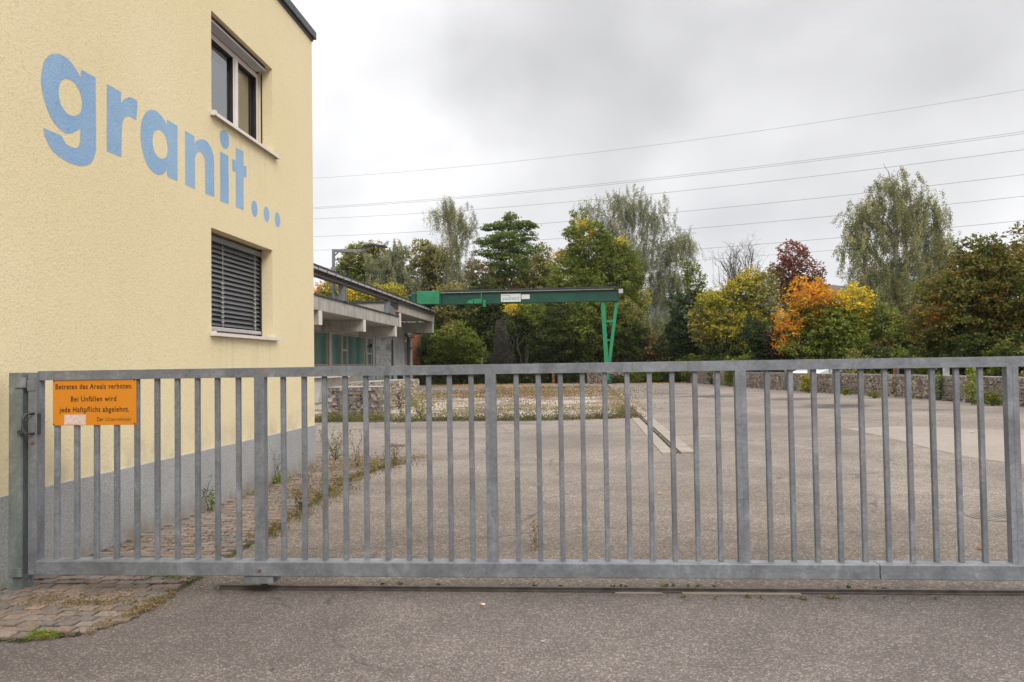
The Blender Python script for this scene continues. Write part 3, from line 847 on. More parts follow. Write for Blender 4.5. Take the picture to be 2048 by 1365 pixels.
def shop_window(y0, y1, z0=1.62, z1=3.36, mullions=(), mat='curtain'):
    f = MB(); t = .05
    f.box(FX-.12, FX-.04, y0, y0+t, z0, z1); f.box(FX-.12, FX-.04, y1-t, y1, z0, z1); f.box(FX-.12, FX-.041, y0+t, y1-t, z0, z0+t); f.box(FX-.12, FX-.041, y0+t, y1-t, z1-t, z1)
    for mu in mullions: f.box(FX-.12, FX-.039, mu-t/2, mu+t/2, z0+t, z1-t)
    fo = f.build('window', 'slat_light', shop)
    p = MB(); p.quad((FX-.1, y0+t, z0+t), (FX-.1, y1-t, z0+t), (FX-.1, y1-t, z1-t), (FX-.1, y0+t, z1-t)); p.build('pane', 'shop_glass', fo)
    p = MB(); n = max(6, int((y1-y0)/.09)); ys = np.linspace(y0+t, y1-t, n)
    P = [(FX-.115-.02*(k % 2), yy, z) for z in (z0, z1) for k, yy in enumerate(ys)]
    p.add(P, [(k, k+1, n+k+1, n+k) for k in range(n-1)]); p.build('curtain', mat, fo)
    return fo


shop_window(36.0, 42.7); shop_window(30.0, 35.7)
shop_window(43.35, 45.45)
f = shop_window(45.5, 46.5, mullions=(), mat='room'); mb = MB(); mb.box(FX-.12, FX-.03, 45.55, 46.45, 2.42, 2.52); mb.build('transom', 'slat_light', f)
shop_window(46.55, 50.3)
f = shop_window(50.8, 52.1, mat='curtain'); mb = MB(); mb.box(FX-.12, FX-.03, 50.85, 52.05, 2.30, 2.40); mb.build('transom', 'slat_light', f)
mb = MB(); mb.box(FX+.003, FX+.02, 50.8, 52.1, .05, 1.58); mb.build('side_door', 'concrete_grey', shop)
# roller shutter
sh = MB()
for k in range(34):
    z = .05+k*.1
    sh.add([(FX+.03, 52.7, z), (FX+.03, 57.25, z), (FX+.055, 57.25, z+.05), (FX+.055, 52.7, z+.05), (FX+.03, 57.25, z+.1), (FX+.03, 52.7, z+.1)], [(0, 1, 2, 3), (3, 2, 4, 5)])
m = NT('dirty_shutter')
c = m.mix(m.ramp(m.noise(1.1, 5, .7, stretch=(1, .6, 1.6)), [(.42, 0.0), (.62, .9)]), (.42, .43, .43), (.10, .105, .10))
MAT['shutter'] = m.set(c, .6, .1, .4)
sh.build('roller_shutter', 'shutter', shop)
mb = MB(); mb.box(FX+.01, FX+.07, 57.3, 57.7, 0, 3.4); mb.build('shutter_guide', 'steel_dark', shop)
m = NT('peeling_grey_door')
c = m.mix(m.ramp(m.noise(.9, 6, .7, stretch=(1, 2, .6)), [(.5, 0.0), (.66, .8)]), (.33, .345, .35), (.12, .11, .10))
MAT['peel'] = m.set(c, .8, 0, .2)
mb = MB(); mb.box(FX+.005, FX+.06, 57.8, 61.6, .02, 3.62); dr = mb.build('big_door', 'peel', shop)
mb = MB(); mb.box(FX+.062, FX+.07, 58.9, 60.9, .1, 1.38); mb.build('pane', 'dark_glass', dr)
mb = MB(); mb.tube([(FX+.3, 61.9, 0), (FX+.3, 61.9, 3.6), (FX+.1, 61.9, 4.0)], .11, 10); mb.tube([(FX+.28, 61.9, 2.9), (FX+.45, 62.2, 2.9)], .09, 8); mb.build('downpipe', 'steel_dark', shop)
mb = MB(); mb.box(FX-.4, FX+.25, 62.9, 63.6, 0, 3.78); mb.box(FX-.3, FX+.6, 62.9, 63.35, 3.72, 3.80); mb.build('column', 'concrete_light', shop, bevel=.01)
mb = MB(); mb.box(FX-.01, FX+.03, 57.8, 62.8, 3.64, 3.80); mb.build('lintel', 'concrete_light', shop)
lf = MB(); lf.tube([(FX+.03, 50.6, 2.75), (FX+.28, 50.6, 2.95)], .03, 6); lf.box(FX+.18, FX+.36, 50.5, 50.7, 2.7, 2.95); lf.build('wall_lamp', 'steel_dark', shop)
# rusty sheet screen past the end
a = at(827, 769, 1, 66.5); b = at(845.5, 769, 1, 66.5)
mb = MB(); mb.box(a[0]-.6, b[0]-.05, 66.5, 66.62, 0, 4.1); tag(mb.build('rusty_screen', 'rust', bevel=.01), 'tall rusty steel sheet standing past the end of the concrete workshop', 'screen')
mb = MB(); mb.box(b[0]-.35, b[0]+.05, 66.2, 66.45, 0, 2.0); mb.box(b[0]-.95, b[0]-.7, 66.1, 66.4, 0, 1.9); tag(mb.build('rusty_beam', 'rust_orange', bevel=.02), 'orange rusty beams leaning upright against the rusty sheet', 'beams')
# loading block
ld = thing('loading_ramp', 'whitewashed concrete block with slab top beside the workshop wall', 'ramp', (-12, 35.5, 0))
mb = MB(); mb.add([(-13.15, 34.2, 0), (-11.05, 34.2, 0), (-10.85, 34.2, 1.05), (-13.15, 34.2, 1.05), (-13.15, 37, 0), (-11.05, 37, 0), (-10.85, 37, 1.05), (-13.15, 37, 1.05)], [(0, 1, 2, 3), (1, 5, 6, 2), (5, 4, 7, 6), (3, 2, 6, 7)]); mb.build('block', 'ramp_white', ld, bevel=.03)
mb = MB(); mb.box(-13.15, -10.45, 34.0, 37.1, 1.053, 1.14); mb.build('slab', 'white_frame', ld, bevel=.01)

# ------------------------------------------------------------------ crane runway, crane, lamp
rw = thing('crane_runway', 'long elevated crane beam on short columns along the workshop roof', 'crane runway', (-11, 45, 4.6))
mb = MB(); mb.box(-11.22, -10.88, 24, 62.2, 5.36, 5.40); mb.box(-11.07, -11.03, 24, 62.2, 5.40, 5.74); mb.box(-11.22, -10.88, 24, 62.2, 5.74, 5.78)
mb.build('girder', 'rail', rw)
mb = MB(); mb.box(-10.90, -10.84, 24, 62.0, 5.60, 5.70); mb.build('conductor_strip', 'slat_light', rw)
mb = MB(); mb.box(-11.12, -10.98, 24, 62.1, 5.783, 5.86); mb.build('rail', 'black', rw)
for k in range(30):
    mb = MB(); mb.box(-10.93, -10.82, 25+k*1.25, 25.04+k*1.25, 5.54, 5.80); mb.build('bracket', 'steel_dark', rw)
for yc, z0 in ((30.5, 4.6), (37.9, 4.6), (47.0, 4.6)):
    mb = MB(); mb.box(-11.2, -10.9, yc-.03, yc+.0, z0, 5.358); mb.box(-11.2, -10.9, yc+.25, yc+.28, z0, 5.358); mb.box(-11.07, -11.03, yc, yc+.25, z0, 5.358); mb.box(-11.28, -10.82, yc-.1, yc+.35, z0, z0+.03)
    mb.build('column', 'galv', rw)
mb = MB(); mb.add([(-11.12, 46.5, 5.355), (-11.12, 49.8, 5.355), (-11.12, 49.8, 5.0), (-10.98, 46.5, 5.355), (-10.98, 49.8, 5.355), (-10.98, 49.8, 5.0)], [(0, 1, 2), (5, 4, 3), (0, 3, 4, 1), (1, 4, 5, 2), (2, 5, 3, 0)]); mb.build('haunch', 'steel_dark', rw)

lamp = thing('floodlight_mast', 'grey angled mast holding a dark double floodlight over the workshop roof', 'floodlight', (-11.2, 37.6, 4.7))
p1 = at(667, 602, 1, 37.6); p2 = at(667, 502, 1, 37.6); p3 = at(734, 503, 1, 37.6)
mb = MB(); mb.beam((p1[0], 37.6, p1[2]), (p2[0], 37.6, p2[2]+.07), .12, .12, up=(0, 1, 0)); mb.beam((p2[0]+.06, 37.6, p2[2]), (p3[0], 37.6, p2[2]-.04), .12, .13); mb.beam((p2[0]+.03, 37.6, p2[2]-.25), (p2[0]+.27, 37.6, p2[2]-.03), .08, .05)
mb.build('mast', 'galv', lamp)
mb = MB(); mb.box(p1[0], -11.1, 37.55, 37.65, p1[2]+.10, p1[2]+.20); mb.box(p1[0]+.1, -11.1, 37.55, 37.65, p1[2]+.50, p1[2]+.56); mb.build('bracket', 'galv_dark', lamp)
hp = at(744, 495, 1, 37.6)
mb = MB()
for dx, tilt in ((-.08, .10), (.42, -.12)):
    q = np.array([hp[0]+dx, 37.6, hp[2]])
    mb.beam((q[0]-.25, 37.45+dx*.5, q[2]-.30*tilt+.05), (q[0]+.25, 37.45+dx*.5, q[2]+.30*tilt+.05), .5, .09)
mb.build('floodlight_head', 'steel_dark', lamp, bevel=.02)
mb = MB(); mb.beam((p3[0]-.1, 37.6, p2[2]-.04), (p3[0]+.42, 37.6, p2[2]-.22), .08, .06); mb.beam((hp[0]+.1, 37.6, hp[2]), (hp[0]+.06, 37.6, p2[2]-.1), .06, .06); mb.beam((hp[0]+.3, 37.6, hp[2]), (hp[0]+.3, 37.6, p2[2]-.18), .05, .05); mb.build('yoke', 'black', lamp)

crane = thing('gantry_crane', 'green single leg gantry crane spanning the yard in front of the trees', 'crane', (1.96, 60, 0))
mb = MB(); mb.box(-11.2, 2.9, 59.9, 59.93, 6.03, 6.80); mb.box(-11.2, 2.9, 60.3, 60.33, 6.03, 6.80); mb.box(-11.2, 2.92, 59.82, 60.41, 6.80, 6.825); mb.box(-11.2, 2.92, 59.82, 60.41, 6.0, 6.03); mb.box(2.9, 2.925, 59.84, 60.4, 6.03, 6.8)
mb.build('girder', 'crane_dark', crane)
mb = MB(); mb.box(-9.9, 2.98, 59.6, 60.6, 6.99, 7.03); mb.box(-9.9, 2.98, 59.62, 59.66, 6.93, 6.99); mb.build('cover_roof', 'steel_dark', crane)
mb = MB(); mb.box(-9.9, 2.6, 59.7, 59.74, 6.84, 6.89)
mb.build('cable_track', 'slat_light', crane)
for k in range(26):
    mb = MB(); mb.box(-9.7+k*.48, -9.66+k*.48, 59.72, 59.82, 6.826, 6.99); mb.build('hanger', 'black', crane)
mb = MB(); mb.box(2.93, 3.25, 59.8, 60.3, 6.55, 6.86); mb.build('end_cap', 'slat_light', crane, bevel=.02)
mb = MB(); mb.box(-11.68, -10.05, 59.1, 59.75, 6.0, 6.96); mb.build('switch_cabinet', 'crane', crane, bevel=.02)
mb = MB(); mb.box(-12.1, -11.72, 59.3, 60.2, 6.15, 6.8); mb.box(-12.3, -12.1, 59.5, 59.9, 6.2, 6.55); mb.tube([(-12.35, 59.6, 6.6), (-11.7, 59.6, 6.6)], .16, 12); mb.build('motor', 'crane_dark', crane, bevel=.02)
mb = MB(); mb.box(-12.3, -10.6, 59.4, 60.4, 5.90, 5.998); mb.tube([(-11.2, 59.9, 5.93), (-10.9, 59.9, 5.93)], .1, 10); mb.build('end_carriage', 'black', crane)
mb = MB(); mb.box(-7.55, -6.95, 59.3, 59.8, 5.98, 6.32); mb.box(-6.9, -6.7, 59.5, 59.85, 5.75, 6.25)
P = [(-8.1, 6.02), (-7.6, 5.98), (-7.6, 6.30), (-7.95, 6.22)]
mb.add([(x, y, z) for y in (59.4, 59.8) for x, z in P], [(3, 2, 1, 0), (4, 5, 6, 7), (0, 1, 5, 4), (1, 2, 6, 5), (2, 3, 7, 6), (3, 0, 4, 7)])
mb.tube([(-7.0, 59.5, 6.3), (-7.0, 59.5, 6.75)], .04, 6)
mb.build('hoist_trolley', 'crane', crane, bevel=.02)
mb = MB(); mb.box(-5.6, -4.15, 59.84, 59.895, 6.10, 6.68); pn = mb.build('name_board', 'sign_white', crane, bevel=.01)
mb = MB(); mb.box(-4.10, -3.5, 59.85, 59.895, 6.28, 6.62); mb.build('load_board', 'sign_white', crane, bevel=.01)
TX = crane.location
text_part('pedretti', -5.48, -4.27, 6.22, .30, 59.832, 'lettering', 'sign_teal', crane, weight=.02)
mb = MB(); mb.box(-5.5, -4.9, 59.831, 59.839, 6.56, 6.60); mb.build('underline', 'sign_teal', crane)
text_part('500 kg', -4.03, -3.57, 6.36, .17, 59.842, 'lettering', 'sign_teal', crane) if False else None


def legpt(x, y): q = at(x, y, 1, 60.1); return (q[0], 60.1, q[2])


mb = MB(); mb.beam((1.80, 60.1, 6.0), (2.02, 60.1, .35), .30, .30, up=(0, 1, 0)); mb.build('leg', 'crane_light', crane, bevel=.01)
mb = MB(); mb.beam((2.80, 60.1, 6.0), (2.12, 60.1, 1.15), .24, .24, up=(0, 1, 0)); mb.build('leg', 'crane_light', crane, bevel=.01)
for z, x0, x1 in ((4.56, 1.95, 2.55), (3.2, 2.0, 2.35), (1.85, 2.05, 2.2)):
    mb = MB(); mb.box(x0, x1, 60.03, 60.17, z-.07, z+.07); mb.build('rung', 'crane_light', crane)
mb = MB(); mb.box(1.80, 2.28, 59.3, 60.9, .10, .36); mb.tube([(1.9, 59.6, .13), (2.1, 59.6, .13)], .13, 14); mb.tube([(1.9, 60.6, .13), (2.1, 60.6, .13)], .13, 14); mb.build('wheel_carriage', 'crane_dark', crane, bevel=.01)
# ground rail of the crane
sh_ = lambda y: (y-13.4)*.0082
tr = thing('crane_floor_rail', 'sunken crane rail between two concrete strips in the yard', 'rail', (1.6, 13.4, 0))
def strip(x0, x1, z, name, mt, z0=-.01, y0=13.4, y1=61.5):
    mb = MB(); P = []
    for y in (y0, y1):
        for x in (x0, x1): P += [(x+sh_(y), y+(x-1.5)*.12, z0), (x+sh_(y), y+(x-1.5)*.12, z)]
    mb.add(P, [(1, 3, 7, 5), (0, 1, 5, 4), (2, 6, 7, 3), (0, 2, 3, 1), (4, 5, 7, 6)]); mb.build(name, mt, tr)
strip(1.605, 1.83, .028, 'concrete_strip', 'strip'); strip(1.30, 1.50, .012, 'concrete_strip', 'strip')
strip(1.50, 1.535, .003, 'groove', 'joint'); strip(1.535, 1.572, .022, 'rail', 'rail', y0=13.55); strip(1.572, 1.605, .003, 'groove', 'joint')

# ------------------------------------------------------------------ gabions
def rock(mb, c, s, col):
    n = []
    t = random.uniform(0, 6.28)
    base = [(1, 1, 1), (-1, 1, 1), (-1, -1, 1), (1, -1, 1), (1, 1, -1), (-1, 1, -1), (-1, -1, -1), (1, -1, -1)]
    for x, y, z in base:
        x, y, z = [q*.5*random.uniform(.6, 1.15) for q in (x, y, z)]
        xx = x*math.cos(t)-y*math.sin(t); yy = x*math.sin(t)+y*math.cos(t)
        n.append((c[0]+xx*s*1.1, c[1]+yy*s, c[2]+z*s*.8+xx*s*random.uniform(-.1, .1)))
    mb.add(n, [(0, 1, 2, 3), (7, 6, 5, 4), (0, 4, 5, 1), (1, 5, 6, 2), (2, 6, 7, 3), (3, 7, 4, 0)], col)


def gabion_meshes(L_, D_, H_, s, seed, warm=1.0, wire=.1, sides=True):
    random.seed(seed)
    st = MB(); core = .12
    st.box(core*.7, L_-core*.7, core*.75, D_-core*.75, 0, H_-.06, (.035, .03, .025))  # near-black core colours in the shade between the stones
    def c_():
        b = random.uniform(.55, 1.35); k = random.random()
        return (.37*b*warm, .29*b*warm, .205*b*warm) if k < .55 else ((.46*b*warm, .35*b*warm, .24*b) if k < .8 else (.21*b*warm, .175*b*warm, .14*b*warm))
    nx_, nz_ = int(L_/s*1.15), int(H_/s*1.25)
    for i in range(nx_):
        for k in range(nz_):
            x = (i+random.uniform(.2, .8))*L_/nx_; z = (k+random.uniform(.3, .7))*H_/nz_
            rock(st, (x, s*.42+random.uniform(-.01, .02), min(z, H_-s*.4)), s*random.uniform(.65, 1.15), c_())
            if sides: rock(st, (x, D_-s*.42, min(z, H_-s*.4)), s*random.uniform(.9, 1.3), c_())
    ny_ = int(D_/s*1.1)
    for j in range(ny_):
        for k in range(nz_):
            for xx in (s*.42, L_-s*.42): rock(st, (xx, (j+random.uniform(.3, .7))*D_/ny_, min((k+.5)*H_/nz_, H_-s*.4)), s*random.uniform(.85, 1.3), c_())
        for i in range(nx_): rock(st, ((i+.5)*L_/nx_, (j+.5)*D_/ny_, H_-s*.4), s*random.uniform(.85, 1.2), c_())
    wr = MB(); r_ = .004
    n1_, n2_ = max(2, int(L_/wire)), max(2, int(H_/wire/1.0))
    for k in range(n2_+1):
        z = H_*k/n2_
        for y in (-.012, D_+.012): wr.tube([(0, y, z), (L_, y, z)], r_*1.6, 4, False)
        for x in (-.012, L_+.012): wr.tube([(x, 0, z), (x, D_, z)], r_*1.6, 4, False)
    for i in range(n1_+1):
        x = L_*i/n1_
        for y in (-.014, D_+.014): wr.tube([(x, y, 0), (x, y, H_)], r_, 4, False)
        wr.tube([(x, 0, H_+.006), (x, D_, H_+.006)], r_, 4, False)
    for j in range(int(D_/wire)+1):
        y = D_*j/max(1, int(D_/wire))
        for x in (-.014, L_+.014): wr.tube([(x, y, 0), (x, y, H_)], r_, 4, False)
        wr.tube([(0, y, H_+.008), (L_, y, H_+.008)], r_, 4, False)
    return st, wr


def gabion(L_, D_, H_, s, seed, label, group, loc, rz, **k):
    st, wr = gabion_meshes(L_, D_, H_, s, seed, **k)
    o = thing('gabion_basket', label, 'gabion', (0, 0, 0), group)
    st.build('stone_fill', 'stone', o); wr.build('wire_mesh', 'wire', o)
    o.location = loc; o.rotation_euler = (0, 0, rz)
    return o


def copy_tree(o, loc, rz):
    c_ = o.copy(); COL.objects.link(c_); c_.location = loc; c_.rotation_euler = (0, 0, rz)
    for ch in list(o.children):
        d = ch.copy(); COL.objects.link(d); d.parent = c_
    return c_


random.seed(3)
protos = []
pts = [(x, y) for x, y in WALLPATH if y >= 12]
# walk the path in two metre steps from the near end to the far end
seg = []
for (xa, ya), (xb, yb) in zip(pts, pts[1:]):
    d = math.hypot(xb-xa, yb-ya); n = max(1, round(d/2.0))
    for k in range(n):
        seg.append(((xa+(xb-xa)*k/n, ya+(yb-ya)*k/n), (xa+(xb-xa)*(k+1)/n, ya+(yb-ya)*(k+1)/n)))
for i, (p, q) in enumerate(seg):
    # face (local -y side, y=0) must look towards the yard: start at the far point
    rz = math.atan2(p[1]-q[1], p[0]-q[0])
    loc = (q[0], q[1], 0)
    if i < 3:
        o = gabion(1.985, .5, .86, .105, 11+i, 'wire basket of beige stones in the long low wall on the right', 'gabion baskets of the long right wall', loc, rz, sides=False)
        protos.append(o)
    else:
        o = copy_tree(protos[i % 3], loc, rz)
# back wall baskets beside the crane leg
b0 = at(1172, 767, 2, 0)
for k, lab in enumerate(('stone basket at the back of the yard just left of the crane leg', 'stone basket at the back of the yard just right of the crane leg')):
    gabion(1.5, .5, .92, .11, 31+k, lab, None, (b0[0]+.12+k*1.62, 62.2, 0), 0, sides=False)
gabion(1.5, .5, .92, .11, 36, 'ivy covered stone basket at the back corner of the yard', None, (b0[0]+.12+2*1.62, 62.2, 0), -.02, sides=False)
# left baskets in front of the workshop
l0 = at(662, 838, 2, 0)
gabion(1.52, 1.0, .90, .115, 41, 'dark square stone basket nearest the yellow house corner', None, (-7.16, 23.15, 0), -.03, warm=.72)
gabion(5.2, .9, .99, .085, 42, 'long pale stone basket running back behind the dark stone basket', None, (-6.55, 25.9, 0), math.radians(85), warm=1.25)

# ------------------------------------------------------------------ posts, drain, manhole, small ground things
def post_at(px, py, hpx, rad, mat, label, name='fence_post', cat='post', group=None, head=None):
    q = at(px, py, 2, 0); t_ = at(px, hpx, 1, q[1])
    o = thing(name, label, cat, (q[0], q[1], 0), group)
    mb = MB(); mb.box(q[0]-rad, q[0]+rad, q[1]-rad, q[1]+rad, 0, t_[2]); mb.build('shaft', mat, o, bevel=.004)
    mb = MB(); mb.box(q[0]-rad*1.15, q[0]+rad*1.15, q[1]-rad*1.15, q[1]+rad*1.15, t_[2], t_[2]+.015); mb.build('cap', mat, o)
    if head:
        mb = MB(); mb.box(q[0]-head, q[0]+head, q[1]-rad-.02, q[1]-rad-.003, t_[2]-.42, t_[2]-.02); mb.build('plate', 'galv', o)
    return o


post_at(1572, 781, 726, .05, 'galv', 'grey steel post with plate in front of the stone wall, left of the white car', head=.09)
post_at(1619, 784, 726, .06, 'galv', 'grey steel post in front of the white car door')
post_at(1669, 788, 726, .07, 'galv', 'thick grey steel post by the rear of the white car')
post_at(1791, 793, 722, .05, 'rust_orange', 'rusty brown post in front of the right stone wall')
post_at(1797, 793, 722, .05, 'galv_dark', 'dark grey post right beside the rusty brown post')
post_at(1954, 808, 718, .06, 'galv', 'grey steel post among the bushes at the right end of the stone wall')
post_at(1408, 768, 737, .05, 'galv_dark', 'short grey post where the right stone wall begins at the back')
post_at(1234, 764, 736, .09, 'slat_light', 'short pale post beside the ivy at the back right of the crane leg')
post_at(965, 769, 716, .05, 'slat_light', 'thin pale post in front of the leafy hazel shrub')
post_at(924, 769, 716, .04, 'galv_dark', 'thin dark post at the back edge left of the pale post')
for px, lab in ((1009, 'rusty post at the back edge, left one of the two under the crane'), (1107, 'rusty post at the back edge, nearer to the crane leg')):
    post_at(px, 768, 738, .10, 'rust', lab)
post_at(1877, 801, 722, .09, 'white', 'short white post behind the right stone wall beside the maple', name='marker_post').location += Vector((1.1, 1.9, 0))
# drain grate
dq = at(792, 892, 2, 0)
dg = thing('drain_grate', 'small iron drain grate in the asphalt near the paved strip', 'drain', (dq[0], dq[1], 0))
mb = MB(); mb.box(dq[0]-.2, dq[0]+.2, dq[1]-.2, dq[1]-.17, 0, .008); mb.box(dq[0]-.2, dq[0]+.2, dq[1]+.17, dq[1]+.2, 0, .008)
mb.box(dq[0]-.2, dq[0]-.17, dq[1]-.17, dq[1]+.17, 0, .008); mb.box(dq[0]+.17, dq[0]+.2, dq[1]-.17, dq[1]+.17, 0, .008)
for k in range(6): mb.box(dq[0]-.15+k*.055, dq[0]-.125+k*.055, dq[1]-.17, dq[1]+.17, 0, .007)
mb.build('frame', 'rail', dg)
mb = MB(); mb.box(dq[0]-.17, dq[0]+.17, dq[1]-.17, dq[1]+.17, -.004, .002); mb.build('pit_dark', 'black', dg)  # flat black plate standing for the shade down the drain
mq = at(2006, 1033, 2, 0)
mh = thing('manhole_cover', 'round iron manhole cover in the asphalt at the right edge', 'manhole cover', (mq[0], mq[1], 0))
mb = MB(); mb.tube([(mq[0], mq[1], -.01), (mq[0], mq[1], .006)], .31, 32); mb.build('ring', 'manhole', mh)
mb = MB(); mb.tube([(mq[0], mq[1], 0), (mq[0], mq[1], .010)], .27, 32)
for i in range(-4, 5):
    for j in range(-4, 5):
        if i*i+j*j < 18: mb.box(mq[0]+i*.055-.015, mq[0]+i*.055+.015, mq[1]+j*.055-.015, mq[1]+j*.055+.015, .010, .014)
mb.build('cover', 'manhole', mh)


def leaf_litter(px, py, size, col, label, name='fallen_leaf', cat='leaf'):
    q = at(px, py, 2, 0)
    mb = MB(); n = 11
    rad = [size*(1 if k % 2 == 0 else .55)*random.uniform(.8, 1.15) for k in range(n)]
    P = [(q[0], q[1], .012)]+[(q[0]+r_*math.cos(2*math.pi*k/n), q[1]+.9*r_*math.sin(2*math.pi*k/n), .006+random.uniform(0, .35)*size) for k, r_ in enumerate(rad)]
    mb.add(P, [(0, k+1, (k+1) % n+1) for k in range(n)], col)
    return tag(mb.build(name, 'leaf'), label, cat)


random.seed(9)
leaf_litter(1716, 1180, .035, (.55, .22, .07), 'orange brown fallen leaf lying on the road by the gate track')
leaf_litter(1320, 989, .04, (.55, .36, .18), 'tan fallen leaf lying in the yard behind the middle of the gate')
leaf_litter(1558, 958, .05, (.30, .12, .08), 'reddish fallen leaf in the yard right of the third gate stile')
leaf_litter(1945, 866, .07, (.55, .5, .48), 'pale scrap lying in the yard behind the right end of the gate', 'paper_scrap', 'litter')
leaf_litter(1960, 1100, .04, (.35, .13, .06), 'dark orange fallen leaf behind the gate at far right')
leaf_litter(1028, 830, .16, (.60, .55, .50), 'pale crumpled bag lying at the front edge of the gravel', 'crumpled_bag', 'litter')
q = at(965, 1211, 2, 0)
cg = thing('cigarette_butt', 'cigarette butt lying on the road in front of the gate', 'cigarette butt', (q[0], q[1], .006))
mb = MB(); mb.tube([(q[0]-.019, q[1], .006), (q[0]-.004, q[1]+.001, .006)], .0042, 8); mb.build('filter', 'orange', cg)
mb = MB(); mb.tube([(q[0]-.004, q[1]+.001, .006), (q[0]+.017, q[1]+.002, .006)], .0042, 8); mb.build('paper', 'white', cg)

# ------------------------------------------------------------------ white car behind the wall
def make_car(loc, rz):
    car = thing('parked_car', 'white hatchback parked behind the right stone wall', 'car', (0, 0, 0))
    L_, W_ = 4.2, 1.74
    side = [(-2.1, .35), (-2.1, .62), (-2.04, .80), (-1.75, .90), (-1.0, 1.00), (-.55, 1.25), (-.15, 1.42), (.6, 1.46), (1.3, 1.41), (1.75, 1.20), (2.02, .98), (2.1, .70), (2.1, .35), (1.75, .24), (-1.75, .24)]
    mb = MB(); P = []; n = len(side)
    def inset(z): return 0 if z <= .95 else (z-.95)*.42
    for sgn, ex in ((-1, 0), (-1, .0), (1, 0)):
        pass
    secs = [(-1, 0.06), (-1, 0.0), (1, 0.0), (1, 0.06)]
    for k, (sg, sh2) in enumerate(secs):
        for (x, z) in side:
            yy = sg*(W_/2-inset(z))
            xx, zz = x, z
            if k in (0, 3): yy = sg*(W_/2-inset(z)); 
            else: yy = sg*(W_/2-inset(z)-.09); xx = x*1.0; zz = z+.015 if z > .9 else z
            if k in (0, 3): xx = x*.985; zz = z-.02 if z > .6 else z+.02
            P.append((xx, yy, zz))
    F_ = []
    for k in range(3):
        for i in range(n):
            F_.append((k*n+i, k*n+(i+1) % n, (k+1)*n+(i+1) % n, (k+1)*n+i))
    F_.append(tuple(range(n))[::-1]); F_.append(tuple(3*n+i for i in range(n)))
    mb.add(P, F_); mb.build('body', 'white', car, smooth=False)
    for sg in (-1, 1):
        def sp(x, z): return (x, sg*(W_/2-inset(z)+.004), z)
        for q_ in ([(-.80, 1.02), (-.38, 1.27), (-.12, 1.37), (.28, 1.385), (.28, 1.02)], [(.36, 1.02), (.36, 1.385), (.95, 1.37), (1.35, 1.30), (1.6, 1.06), (1.5, 1.02)]):
            mb = MB(); mb.add([sp(*t) for t in q_], [tuple(range(len(q_)))]); mb.build('side_window', 'dark_glass', car)
        mb = MB(); mb.box(-.78, -.62, sg*(W_/2+.01), sg*(W_/2+.17), .99, 1.11); mb.build('wing_mirror', 'white', car, bevel=.03)
        mb = MB(); mb.box(.1, .25, sg*(W_/2+.001), sg*(W_/2+.02), .86, .89); mb.build('door_handle', 'white', car)
        for x in (-1.3, 1.3):
            mb = MB(); mb.tube([(x, sg*(W_/2-.2), .31), (x, sg*(W_/2+.012), .31)], .31, 24); wh = mb.build('wheel', 'black', car)
            mb = MB(); mb.tube([(x, sg*(W_/2+.010), .31), (x, sg*(W_/2+.02), .31)], .19, 12); mb.build('rim', 'slat_light', wh)
        mb = MB(); mb.box(-2.09, -1.9, sg*.55, sg*.80, .62, .78); mb.build('headlight', 'dark_glass', car, bevel=.02)
        mb = MB(); mb.box(1.98, 2.09, sg*.6, sg*.80, .80, .98); mb.build('tail_light', 'rust_orange', car, bevel=.02)
    mb = MB(); mb.add([(-.99, -.68, 1.03), (-.99, .68, 1.03), (-.17, .58, 1.44), (-.17, -.58, 1.44)], [(0, 1, 2, 3)]); mb.build('windscreen', 'dark_glass', car)
    mb = MB(); mb.add([(1.80, -.62, 1.23), (1.36, -.58, 1.43), (1.36, .58, 1.43), (1.80, .62, 1.23)], [(0, 1, 2, 3)]); mb.build('rear_window', 'dark_glass', car)
    car.location = loc; car.rotation_euler = (0, 0, rz)


cq = at(1640, 770, 1, 46.5)
make_car((cq[0], 46.5, -.01), math.radians(50))

# ------------------------------------------------------------------ power lines
A0 = at(2048, 300, 1, 90.0); A1 = at(627, 440, 1, 127.0)
def on_line_plane(x, y):
    d = _R*(x-1024)/F_PX - _U*(y-682.5)/F_PX + _F
    nrm = np.array([A1[1]-A0[1], -(A1[0]-A0[0])]); nrm /= np.linalg.norm(nrm)
    t = (np.array([A0[0], A0[1]])@nrm)/(d[:2]@nrm)
    return EYE+t*d
wires = [('topmost thin cable, far above the others', [(627, 357), (1250, 298), (2048, 180)], 0, .022),
         ('double cable, second from the top', [(627, 418), (800, 406.7), (1083, 384), (1450, 343), (2048, 268)], .22, .026),
         ('cable just below the double cable', [(627, 438), (800, 430), (1450, 372.7), (2048, 300)], 0, .028),
         ('cable passing over the top of the cherry tree', [(627, 474), (800, 466), (1450, 415.6), (2048, 349.7)], 0, .028),
         ('fifth cable from the top', [(627, 501), (800, 495.5), (1450, 452), (2048, 392.8)], 0, .028),
         ('sixth cable from the top, passing over the red tree', [(627, 537), (1400, 498), (1690, 475), (2048, 441)], 0, .028),
         ('lowest cable, just above the treetops', [(627, 556), (1400, 520), (1690, 500), (2048, 468)], 0, .022)]
